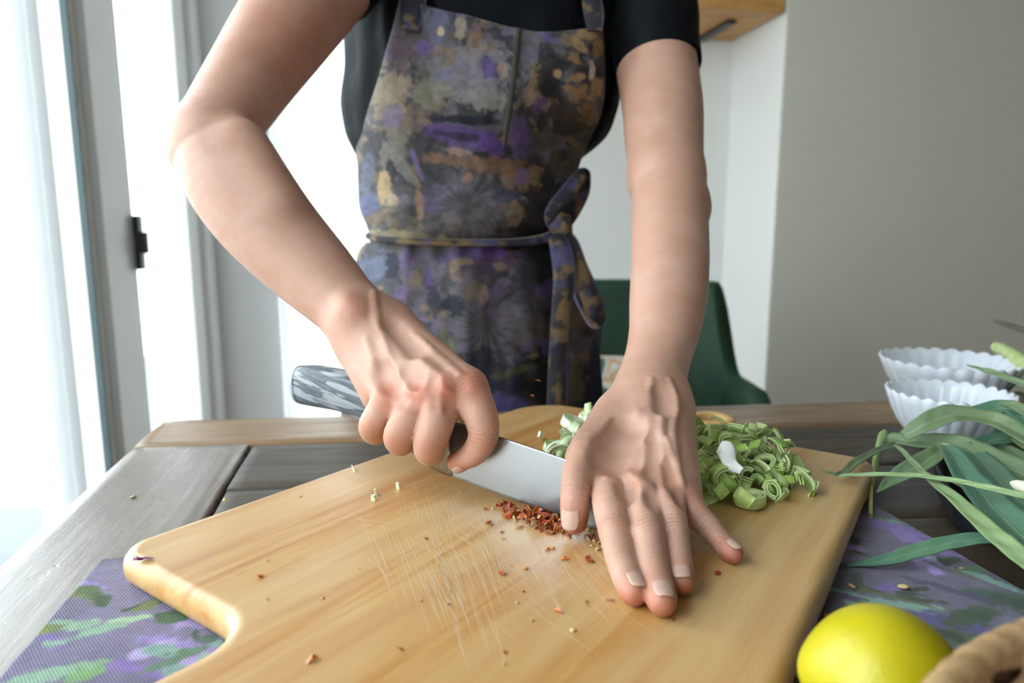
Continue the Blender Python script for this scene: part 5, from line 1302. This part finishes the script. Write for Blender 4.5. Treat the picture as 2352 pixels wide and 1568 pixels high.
hh = m.math('ADD', m.math('MULTIPLY', vo.outputs['Distance'], .5), m.math('MULTIPLY', m.noise(co, 700, 4, .7), .35)); hh = m.math('ADD', hh, m.math('MULTIPLY', h1_, 1.0))
hh = m.math('ADD', hh, m.math('MULTIPLY', m.noise(co, 120, 3, .5), .25))
m.bump(hh, .5, .0009); m_skin = m.m
body = link('body', me, m_skin, person)

# ---- fingernails
m_nail = NT('fingernail'); m_nail.set(Roughness=.25); m_nail.b.inputs['Base Color'].default_value = (.53, .35, .28, 1); m_nail.b.inputs['Subsurface Weight'].default_value = .2; m_nail.b.inputs['Subsurface Radius'].default_value = (.004, .002, .001)
def nail(tip, back, r, upv, wfac=.74, ln=.0105, fwd=.0035, lift=1.02):
    ax = nrm(tip - back); u = nrm(upv - ax * (upv @ ax)); s = np.cross(ax, u); V = []; nu_, nv_ = 12, 11; rb = .055
    for i in range(nu_):
        y = i / (nu_ - 1)
        for j in range(nv_):
            x = j / (nv_ - 1) * 2 - 1; w = wfac * (1 - .28 * max(0, (y - .78) / .22) ** 2 - .20 * max(0, (.25 - y) / .25) ** 2)
            th = x * w * 1.05; along = fwd - ln * (1 - y) - .0008 * (x * x) * (1 if y > .5 else -1) 
            rad = (r + rb * max(0, -along)) * lift - .0050 * max(0, y - .62) ** 2 - (.0007 if i == 0 else 0)
            V.append(tip + ax * along + (u * math.cos(th) + s * math.sin(th)) * rad)
    o = link('fingernail', mesh(V, grid_faces(nu_, nv_).tolist()), m_nail.m, body); sd = o.modifiers.new('t', 'SOLIDIFY'); sd.thickness = .0005; sd.offset = -1
    return o
upc = lambda p: nrm(nrm(CAM - p) * .5 + np.array([0, 0, 1.0]))
nail(fI[-1], fI[-2], .0074, upc(fI[-1]) + RT * .30, .58, .0120, .0052); nail(fM[-1], fM[-2], .0077, upc(fM[-1]) + RT * .15, .62, .0125, .0052); nail(fR[-1], fR[-2], .0069, upc(fR[-1]) - RT * .05, .66, .0110, .0046)
nail(fP[-1], fP[-2], .0061, upc(fP[-1]) + RT * .45, .62, .0095, .0042)
nail(fT[-1], fT[-2], .0083, nrm(CAM - fT[-1]) - RT * .45, .72, .0150, .0045)
nail(iR[-1], iR[-2], .0077, nrm(np.array([-.2, -.35, -1.0])), .7, .009, .004)

# ---- hair (out of the picture, above the frame)
def hair():
    V = []; n, k_ = 24, 32
    for i in range(n):
        t = math.pi * .62 * i / (n - 1)
        for k in range(k_):
            a = 2 * math.pi * k / k_; f = 1.0
            d_ = np.array([math.sin(t) * math.cos(a), math.sin(t) * math.sin(a), math.cos(t)])
            if d_[1] < -.45 and t > .9: d_ = d_ * .93
            V.append(hd + np.array([0, .016, .034]) + d_ * np.array([.088, .096, .090]) * (1 + .02 * math.sin(9 * a)))
    o = link('hair', mesh(V, grid_faces(n, k_, False, True).tolist()), plain('brown_hair', (.10, .055, .03), .5, bump=.3, bscale=80), person)
    sd = o.modifiers.new('t', 'SOLIDIFY'); sd.thickness = .006
hair()

# ================================================================== CLOTHES
def torso_loft(rows, n=96, fold=None, seed=0):
    """rows: (py, left px, right px, depth of the axis, half thickness). Rows are interpolated smoothly."""
    K = np.array(rows, float); c = catmull(K, 10); V = []
    for r_i, (py, xl, xr, d, th) in enumerate(c):
        cx = (xl + xr) / 2; hw = (xr - xl) / 2 * d / FPX; o = C(cx, py, d); o2 = o.copy()
        for k in range(n):
            a = 2 * math.pi * k / n; ca, sa = math.cos(a), math.sin(a)
            x = hw * abs(ca) ** .85 * (1 if ca > 0 else -1); y = th * abs(sa) ** .9 * (1 if sa > 0 else -1)
            V.append(o + RT * x + np.array([0, 1, 0]) * y)
    V = np.array(V); m_ = len(c)
    if fold is not None: V = fold(V, m_, n)
    return V, grid_faces(m_, n, False, True), m_, n
m = NT('black_jersey'); m.b.inputs['Base Color'].default_value = (.0035, .005, .0065, 1); m.set(Roughness=.6); m.b.inputs['Specular IOR Level'].default_value = .10
co = m.coord('Object'); m.bump(m.noise(co, 40, 5, .6), .35, .004); m_black_cloth = m.m
def shirt_fold(V, m_, n):
    N = V.reshape(m_, n, 3); c = N.mean(1, keepdims=True); D = N - c; L = np.linalg.norm(D, axis=2, keepdims=True)
    q = fbm(V * np.array([1, 1, .45]), 16, 8, 3).reshape(m_, n, 1); s = fbm(V * np.array([1.4, 1, .35]), 38, 9, 2).reshape(m_, n, 1)
    return (N + D / L * ((q - .5) * .018 + (s - .5) * .008)).reshape(-1, 3)
shirt_rows = [(-175, 985, 1260, .80, .055), (-140, 840, 1440, .785, .075), (-80, 795, 1500, .79, .095), (0, 800, 1455, .80, .088), (70, 796, 1425, .81, .086), (160, 800, 1418, .82, .086), (240, 790, 1408, .83, .084), (300, 800, 1388, .84, .082), (345, 816, 1362, .85, .080), (400, 842, 1312, .868, .078), (520, 865, 1280, .892, .070), (640, 880, 1270, .92, .070)]
Vs, Fs, m_, n_s = torso_loft(shirt_rows, fold=shirt_fold)
parts = [(Vs, Fs.tolist() + [[k for k in range(n_s)], [(m_ - 1) * n_s + k for k in range(n_s)][::-1]])]
def sleeve(P, R, wob=.003, seed=1):
    c = catmull(np.array(P), 8); rr = np.interp(np.linspace(0, 1, len(c)), np.linspace(0, 1, len(R)), R); V, F = tube(c, rr, 48, up=(0, 1, .2), caps=False)
    V = np.array(V); k = len(c); N = V.reshape(k, 48, 3); D = N - c[:, None]; L = np.linalg.norm(D, axis=2, keepdims=True)
    q = fbm(V, 26, seed, 3).reshape(k, 48, 1); N = N + D / L * (q - .5) * 2 * wob * np.linspace(1, .3, k)[:, None, None]
    # the hem turns inwards
    N = np.concatenate([N, N[-1:] - D[-1:] / L[-1:] * .0022, (N[-1:] - D[-1:] / L[-1:] * .0022) + (c[-3] - c[-1])], 0); k += 2
    return N.reshape(-1, 3), grid_faces(k, 48, False, True).tolist()
hemd = nrm(C(1506, 150, .763) - C(1490, 20, .785))
parts.append(sleeve([C(1385, -125, .80), C(1466, -84, .80), C(1493, 20, .785), C(1503, 100, .773), C(1512, 158, .763)], [.064, .0625, .0535, .0495, .0475], .0022, 4))
parts.append(sleeve([C(930, -140, .75), C(860, -145, .72), C(800, -138, .701), C(766, -92, .691), C(740, -50, .683)], [.055, .060, .0605, .0570, .0535], .0015, 5))
o = link('t_shirt', mesh(*join(parts)), m_black_cloth, person); o['label'] = 'black short-sleeved t-shirt'

# ---- apron: printed cotton, dense enough to carry its print
m = NT('apron_print'); a_ = m.attr('Col'); m.l(a_.outputs[0], m.b.inputs['Base Color']); m.set(Roughness=.8); m.b.inputs['Specular IOR Level'].default_value = .3
co = m.coord('Object'); m.bump(m.noise(co, 26, 5, .55), .45, .006); m_apron = m.m
def paint_apron(px, py, P):
    q = np.c_[px, py]
    def F_(s, seed, o=4): return fbm(q, s, seed, o)
    wx = px + (F_(.02, 1) - .5) * 60; wy = py + (F_(.02, 2) - .5) * 60
    def L(h): return np.array(lin(h))
    n = F_(.012, 3, 5)[:, None]; n2 = F_(.028, 4, 4)[:, None]; n3 = F_(.009, 5, 4)[:, None]; n4 = F_(.022, 6, 5)[:, None]
    col = L('#33343f') * (1 - sstep(.42, .56, n)) + L('#57514a') * sstep(.42, .56, n)
    col = col + (L('#6c6676') - col) * .75 * sstep(.54, .66, n2)
    col = col + (L('#26262c') - col) * .85 * sstep(.54, .64, n3)
    col = col + (L('#8d7350') - col) * .8 * sstep(.60, .68, n4)
    col = col + (L('#6a4a94') - col) * .7 * sstep(.64, .70, F_(.015, 7, 3)[:, None])
    left_lit = sstep(1250, 850, px)[:, None]; col = col + (L('#7d7a80') - col) * .28 * left_lit  # left side greyed lighter: window light put into the print colour
    def sp(x, y, a, b, an, c, al=.9, wp=.5, seed=0, soft=.3, sc=.035):
        nonlocal col
        dx, dy = px - x, py - y; ca, sa = math.cos(an), math.sin(an); u = (dx * ca + dy * sa) / a; v = (-dx * sa + dy * ca) / b
        r = np.sqrt(u * u + v * v); m_ = r < 1.3 + 2.1 * wp; Q = q[m_]
        if not m_.any(): return
        r = r[m_] + (fbm(Q, sc, seed + 50, 3) - .5) * 2.2 * wp + (fbm(Q, .12, seed + 70, 3) - .5) * 2.0 * wp; k = (1 - sstep(1 - soft, 1 + soft * .4, r))[:, None] * al; col[m_] = col[m_] + (L(c) - col[m_]) * k
    def rays(x, y, r0, r1, nr, c, al, c0, tw=0):
        nonlocal col
        dx, dy = px - x, (py - y) * 1.15; r = np.hypot(dx, dy); th = np.arctan2(dy, dx) + (F_(.01, nr, 3) - .5) * .9; s = np.abs(np.sin(th * nr / 2 + r * tw)) ** 2
        k = (sstep(r1, r0, r) * (.25 + .75 * s))[:, None] * al; col = col + (L(c) - col) * k; kc = sstep(r0 * .9, 0, r)[:, None] * .8; col = col + (L(c0) - col) * kc
    # bib
    sp(900, 215, 42, 75, .2, '#a08c6a', .85, .6, 1); sp(925, 120, 30, 60, .2, '#6b5360', .8, .4, 2); sp(1095, 175, 105, 62, -.1, '#7f7a86', .85, .55, 3); sp(1000, 210, 55, 34, -.4, '#8a8570', .8, .6, 4); sp(1110, 225, 62, 26, .15, '#8b8780', .85, .5, 5); sp(1030, 165, 40, 16, -.5, '#77738c', .9, .5, 6)
    sp(1070, 275, 85, 13, .08, '#242838', .95, .25, 7); sp(1050, 305, 92, 20, .12, '#5e3d86', .95, .3, 8); sp(1060, 312, 70, 10, .16, '#3f2f4c', .85, .3, 9); sp(1130, 330, 28, 22, .6, '#5b3590', .9, .4, 10); sp(1190, 315, 26, 55, .05, '#5a4480', .8, .3, 11)
    sp(975, 108, 26, 18, .2, '#6c4f92', .85, .4, 12); sp(1010, 50, 30, 40, .1, '#67688c', .8, .4, 13); sp(1060, 60, 12, 30, .2, '#9a8d70', .85, .5, 14); sp(1013, 72, 9, 11, 0, '#c8b083', 1, .2, 15); sp(1100, 80, 26, 30, 0, '#7a5c4a', .8, .7, 16); sp(1130, 160, 26, 20, .7, '#5d3f88', .85, .5, 17); sp(1155, 160, 14, 20, .2, '#a08672', .85, .4, 18)
    sp(905, 270, 28, 34, .2, '#7b688c', .75, .3, 19); sp(1215, 115, 28, 45, 0, '#6d6e76', .75, .6, 20); sp(1240, 150, 34, 10, -.3, '#8c7448', .9, .5, 21); sp(1275, 170, 11, 11, 0, '#b4925c', 1, .2, 22)
    sp(1262, 170, 44, 60, 0, '#1c1e2a', .8, .5, 23); sp(1280, 170, 11, 12, 0, '#b4925c', 1, .2, 22)
    for k_, (x, y, a_0, b_0, r_) in enumerate(((1330, 105, 26, 12, .9), (1318, 140, 22, 9, .5), (1322, 180, 24, 10, -.2), (1330, 215, 24, 13, -.8), (1350, 240, 12, 28, .2), (1372, 110, 12, 26, .1), (1345, 80, 22, 14, .2), (1305, 205, 14, 13, 0), (1370, 200, 14, 24, 0))): sp(x, y, a_0, b_0, r_, '#96703f' if k_ % 2 else '#a8834e', .95, .35, 30 + k_)
    sp(1357, 165, 10, 24, 0, '#c3a6a0', .95, .25, 44); sp(1348, 160, 5, 16, .2, '#2b2a35', .9, .2, 45); sp(1355, 110, 6, 10, 0, '#2b2a35', .9, .2, 46)
    sp(1300, 280, 44, 40, .3, '#2e2a2b', .8, .5, 47); sp(1345, 265, 12, 30, .2, '#7c5a36', .8, .5, 48); sp(1240, 240, 20, 22, 0, '#58406e', .8, .5, 49)
    sp(1080, 372, 110, 13, .12, '#9a7258', .8, .6, 50); sp(1150, 385, 60, 22, .1, '#8a6240', .65, .7, 51); sp(1045, 345, 40, 9, .2, '#a98a72', .85, .5, 52); sp(905, 350, 26, 50, .4, '#8e8478', .7, .5, 53); sp(958, 375, 7, 44, -.35, '#7d68a6', .85, .3, 54); sp(925, 380, 14, 60, -.6, '#8c8680', .75, .4, 55)
    sp(900, 395, 14, 30, 0, '#232530', .85, .4, 56); sp(885, 430, 17, 40, .05, '#b3965e', .95, .35, 57); sp(905, 460, 14, 20, .1, '#bda27a', .8, .4, 58); sp(845, 400, 16, 50, .1, '#6c7088', .7, .3, 59)
    rays(1070, 478, 60, 150, 22, '#6d6a74', .85, '#4c4744'); sp(1075, 408, 12, 14, 0, '#a5775c', .9, .3, 60); sp(965, 470, 9, 60, -.12, '#a98264', .9, .4, 61); sp(1150, 445, 38, 22, .2, '#4a4c66', .7, .5, 62); sp(1260, 455, 60, 45, 0, '#211f1f', .75, .5, 63); sp(850, 470, 24, 26, 0, '#5a608a', .85, .3, 64); sp(940, 540, 90, 9, .06, '#a39672', .85, .5, 65); sp(1210, 530, 60, 14, 0, '#1e1e22', .8, .4, 66)
    # skirt
    sp(1080, 592, 120, 22, .05, '#5b4478', .85, .45, 70); sp(1120, 580, 50, 14, .1, '#6b4292', .85, .4, 71); sp(1060, 603, 34, 9, 0, '#8c7058', .85, .5, 72); sp(1110, 620, 70, 26, -.2, '#5a4560', .7, .5, 73); sp(1145, 612, 20, 12, .3, '#8f7a66', .8, .4, 74)
    sp(985, 640, 8, 46, -.2, '#5c4284', .9, .3, 75); sp(900, 610, 18, 34, .1, '#2b3048', .85, .3, 76); sp(860, 620, 30, 40, .2, '#66708e', .7, .4, 77); sp(1110, 680, 10, 22, 0, '#b08c72', .9, .35, 78)
    rays(1115, 745, 55, 165, 20, '#66606c', .85, '#55524f'); sp(1040, 700, 30, 24, .4, '#1d2634', .9, .4, 79); sp(1000, 690, 24, 40, 0, '#272a40', .7, .4, 80); sp(1100, 860, 70, 55, 0, '#1b2238', .85, .4, 81); sp(1165, 880, 46, 50, .3, '#26304a', .7, .5, 82); sp(1075, 930, 44, 24, 0, '#6a5ea0', .9, .35, 83); sp(1150, 925, 60, 26, .1, '#595398', .85, .4, 84); sp(1240, 880, 50, 70, 0, '#16181a', .8, .35, 85)
    sp(1330, 700, 26, 60, .1, '#8a7450', .7, .5, 86); sp(1310, 640, 18, 46, -.2, '#9a7f58', .75, .5, 87); sp(1320, 880, 22, 70, 0, '#75654a', .7, .5, 88); sp(1190, 850, 60, 10, -.3, '#5d5a3c', .7, .5, 89); sp(1030, 800, 14, 60, -.3, '#77735a', .8, .5, 90); sp(1365, 860, 14, 90, 0, '#2c3350', .95, .2, 91); sp(1160, 650, 20, 16, 0, '#7d5f8a', .5, .4, 92)
    g = col.mean(1, keepdims=True); col = g + (col - g) * .72; col = np.clip(col, 0, 1) ** 1.12 * (.56 + .50 * F_(.09, 12, 3)[:, None])
    return col
def loft_panel(rows, s0_, s1_, nu, nv, off, seed, bag=None, nm='apron', closed=False):
    """front panel wrapped on the body. rows: py, left, right (the panel's own edges at that height), depth of the front centre, bulge"""
    K = np.array(rows, float); tt = np.linspace(0, len(K) - 1, nv); c = np.array([[np.interp(t, range(len(K)), K[:, j]) for j in range(K.shape[1])] for t in tt])
    cs = catmull(K, 12); ti = np.linspace(0, len(cs) - 1, nv); c = np.array([[np.interp(t, range(len(cs)), cs[:, j]) for j in range(K.shape[1])] for t in ti])
    V = []; PX = []; PY = []
    for py, xl, xr, d, th in c:
        for k in range(nu):
            s = s0_ + (s1_ - s0_) * k / (nu - 1); x = math.sin(s * math.pi / 2); X = (xl + xr) / 2 + (xr - xl) / 2 * x
            dep = d + th * (1 - math.cos(s * math.pi / 2)) ** 1.0
            V.append(C(X, py, dep)); PX.append(X); PY.append(py)
    return np.array(V), np.array(PX), np.array(PY), grid_faces(nv, nu)
def apron_part(name, rows, nu, nv, seed, folds, parent, label=None, top=None):
    V, PX, PY, F = loft_panel(rows, -1, 1, nu, nv, 0, seed)
    if top is not None:
        g = V.reshape(nv, nu, 3); px = PX.reshape(nv, nu); py = PY.reshape(nv, nu)
        ty = top(px[0]); y0, y1 = py[0, 0], py[-1, 0]; w = (1 - (py - y0) / (y1 - y0)) ** 3; ny = py + w * (ty - y0)[None]
        dep = (V - CAM) @ FW; V = np.array([C(a, b, d) for a, b, d in zip(PX, ny.ravel(), dep)]); PY = ny.ravel()
    h = folds(PX, PY, V); V = V - FW * h[:, None]
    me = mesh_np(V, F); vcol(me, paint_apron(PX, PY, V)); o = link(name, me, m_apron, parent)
    sd = o.modifiers.new('t', 'SOLIDIFY'); sd.thickness = .0012; sd.offset = 1
    if label: o['label'] = label
    return o
bib_top = lambda x: np.interp(x, [905, 985, 1066, 1153, 1210, 1276, 1343, 1385], [-6, 14, 35, 61, 72, 75, 67, 64])
bib_rows = [(30, 922, 1382, .694, .030), (90, 905, 1385, .692, .038), (168, 880, 1387, .695, .05), (250, 852, 1380, .708, .065), (335, 821, 1345, .728, .095), (385, 823, 1327, .742, .10), (430, 824, 1326, .752, .10), (480, 830, 1316, .764, .095), (520, 846, 1296, .776, .09), (548, 850, 1272, .788, .085), (560, 852, 1262, .800, .08)]
def bib_folds(px, py, V):
    q = np.c_[px, py]; h = (fbm(q * np.array([1.0, .35]), .013, 3, 3) - .5) * .012 + (fbm(q * np.array([.4, 1.0]), .03, 4, 3) - .5) * .010 * sstep(330, 520, py)
    h += .010 * sstep(400, 520, py) * sstep(562, 530, py)                        # the cloth bags over the waist tie
    return h
apron = apron_part('apron', bib_rows, 230, 250, 1, bib_folds, person, 'dark apron with a brown, grey and violet floral print', bib_top)
skirt_rows = [(556, 842, 1268, .796, .08), (575, 828, 1290, .795, .09), (610, 818, 1335, .792, .105), (660, 812, 1352, .792, .115), (740, 806, 1368, .796, .12), (850, 796, 1380, .806, .125), (940, 786, 1385, .817, .13), (1040, 780, 1392, .83, .13), (1150, 780, 1400, .842, .13)]
def skirt_folds(px, py, V):
    q = np.c_[px, py]; h = (fbm(q * np.array([1.0, .22]), .014, 13, 3) - .5) * .016
    h += .0035 * np.sin(px * .11 + py * .01) * sstep(620, 565, py)
    return h
apron_part('apron_skirt', skirt_rows, 240, 260, 2, skirt_folds, apron)
def ribbon(P, name, mat, parent, seg=8, fold=.25, label=None, n=7, th=.0012, colf=None, tw0=0):
    W3 = np.array([C(p[0], p[1], p[2]) for p in P]); wd = np.array([p[3] * p[2] / FPX for p in P]); tw = np.array([p[4] if len(p) > 4 else 0 for p in P], float)
    c = catmull(W3, seg); ww = catmull(np.c_[wd, tw, 0 * wd], seg); V = []
    for i, p in enumerate(c):
        t = nrm(c[min(i + 1, len(c) - 1)] - c[max(i - 1, 0)]); s = nrm(np.cross(t, -FW)); u = np.cross(s, t); a = ww[i][1]; s2 = s * math.cos(a) + u * math.sin(a); u2 = np.cross(s2, t)
        for k in range(n):
            x = k / (n - 1) * 2 - 1; V.append(p + s2 * ww[i][0] / 2 * x + u2 * fold * ww[i][0] / 2 * (1 - x * x))
    V = np.array(V); me = mesh_np(V, grid_faces(len(c), n))
    if colf is not None: vcol(me, colf(V, len(c), n))
    o = link(name, me, mat, parent); sd = o.modifiers.new('t', 'SOLIDIFY'); sd.thickness = th; sd.offset = 0
    if label: o['label'] = label
    return o
def rib_col(seed, edge='#6a6a9a'):
    def f(V, m_, n):
        q = fbm(V, 75, seed, 3)[:, None]; r = fbm(V, 60, seed + 3, 3)[:, None]; c = np.array(lin('#33323c')) * np.ones((len(V), 1))
        c = c + (np.array(lin('#8d7350')) - c) * sstep(.5, .60, q) * .9; c = c + (np.array(lin('#57557e')) - c) * sstep(.60, .70, r) * .9; c = c * .55
        e = np.zeros((m_, n)); e[:, 0] = 1; c = c + (np.array(lin(edge)) - c) * e.ravel()[:, None]; return c
    return f
ribbon([(975, -135, .765, 56), (958, -60, .722, 62), (952, -10, .712, 60), (945, 40, .705, 52), (940, 72, .700, 44)], 'apron_strap', m_apron, apron, colf=rib_col(5), n=9)
ribbon([(1345, -130, .765, 40), (1352, -60, .732, 40), (1358, -10, .722, 44), (1364, 35, .712, 46), (1366, 72, .706, 34)], 'apron_strap', m_apron, apron, colf=rib_col(8, '#8886b4'), n=9)
# centre seam of the bib, a pressed pen-pocket fold
ribbon([(1192, 66, .689, 10), (1184, 140, .687, 11), (1176, 210, .690, 12), (1166, 280, .702, 11), (1158, 335, .714, 7)], 'pocket_fold', plain('dark_fold', (.030, .028, .020), .9), apron, fold=.6)
# waist tie, knot, bow loops and hanging ends
ribbon([(842, 540, .862, 14), (870, 548, .820, 16), (940, 553, .792, 16), (1060, 557, .782, 17), (1180, 556, .784, 17), (1250, 548, .796, 22), (1282, 535, .81, 26)], 'waist_tie', m_apron, apron, colf=rib_col(12, '#9a9484'))
ribbon([(1283, 535, .80, 22), (1266, 505, .79, 30), (1272, 478, .785, 32), (1296, 450, .782, 34), (1322, 420, .785, 36), (1338, 398, .79, 26), (1346, 402, .80, 20), (1340, 440, .806, 28), (1318, 480, .81, 34), (1300, 515, .81, 26), (1290, 535, .81, 20)], 'bow_loop', m_apron, apron, colf=rib_col(17, '#55527a'), fold=.3)
ribbon([(1290, 530, .80, 26), (1312, 560, .79, 34), (1330, 610, .785, 36), (1348, 660, .78, 44), (1368, 710, .782, 42), (1376, 738, .79, 26), (1362, 738, .80, 26), (1340, 690, .805, 34), (1322, 640, .81, 30)], 'bow_loop', m_apron, apron, colf=rib_col(23, '#7d7a98'), fold=.35)
ribbon([(1276, 540, .79, 36), (1290, 580, .777, 50), (1296, 640, .772, 50), (1290, 710, .773, 46), (1284, 790, .778, 44), (1281, 870, .785, 46), (1278, 960, .795, 48)], 'tie_end', m_apron, apron, colf=rib_col(29, '#6f6d98'), fold=.25, n=9)
kc = C(1290, 520, .795); bm = bmesh.new(); bmesh.ops.create_icosphere(bm, subdivisions=3, radius=.014)
for v in bm.verts: v.co = Vector(tuple(np.array(v.co) * np.array([1, .7, 1.25]) * (1 + .15 * math.sin(v.co.x * 400) * math.cos(v.co.z * 300)) + kc))
me = bpy.data.meshes.new('knot'); bm.to_mesh(me); bm.free(); VV = np.array([v.co for v in me.vertices]); vcol(me, rib_col(40)(VV, 1, len(VV))); link('knot', me, m_apron, apron)
# trousers and shoes
def trousers():
    T_ = Body(); 
    T_.core += [prim(pel + np.array([-.065, 0, .0]), pel + np.array([.065, 0, .0]), .088, .088, .04)]
    for sx in (-1, 1):
        hip = pel + np.array([sx * .085, .01, -.04]); kne = np.array([hip[0] + sx * .01, hip[1] + .01, .48]); ank = np.array([hip[0] + sx * .012, hip[1] + .04, .10])
        T_.core += [prim(hip, kne, .095, .068, .03), prim(kne, ank, .068, .058, .03)]
    V, Q = T_.mesh(.007); Q = orient(V, Q); return mesh_np(V, Q)
m = NT('dark_denim'); co = m.coord('Object'); nz = m.noise(co, 30, 4); m.l(m.ramp(nz, [(.3, (.022, .032, .075)), (.7, (.05, .065, .13))]), m.b.inputs['Base Color']); m.set(Roughness=.85)
o = link('trousers', trousers(), m.m, person); o['label'] = 'dark blue jeans'
for sx in (-1, 1):
    a = pel + np.array([sx * .097, .05, 0]); P = [np.array([a[0], a[1] + .05, .035]), np.array([a[0], a[1], .045]), np.array([a[0] + sx * .005, a[1] - .09, .036]), np.array([a[0] + sx * .01, a[1] - .17, .028]), np.array([a[0] + sx * .01, a[1] - .20, .022])]
    V, F = tube(catmull(P, 6), np.interp(np.linspace(0, 1, 25), [0, .1, .6, .9, 1], [.02, .034, .042, .036, .012]), 18, up=(0, 0, 1), flat=.62)
    V = np.array(V); V[:, 2] = np.maximum(V[:, 2], .001); link('shoe', mesh(V, F), m_black, person)
# two flying chilli crumbs in front of the apron (just thrown up by the knife)
bit(FM[4], 'chilli_flake', C(1237, 873, .60), (.5, .4, 1), 1.1, 'orange chilli crumb flying in the air in front of the apron, the higher one', 'chilli flake')
bit(FM[6], 'chilli_flake', C(1223, 908, .58), (.8, .2, 2), .8, 'small chilli crumb flying in the air just above the board edge', 'chilli flake')
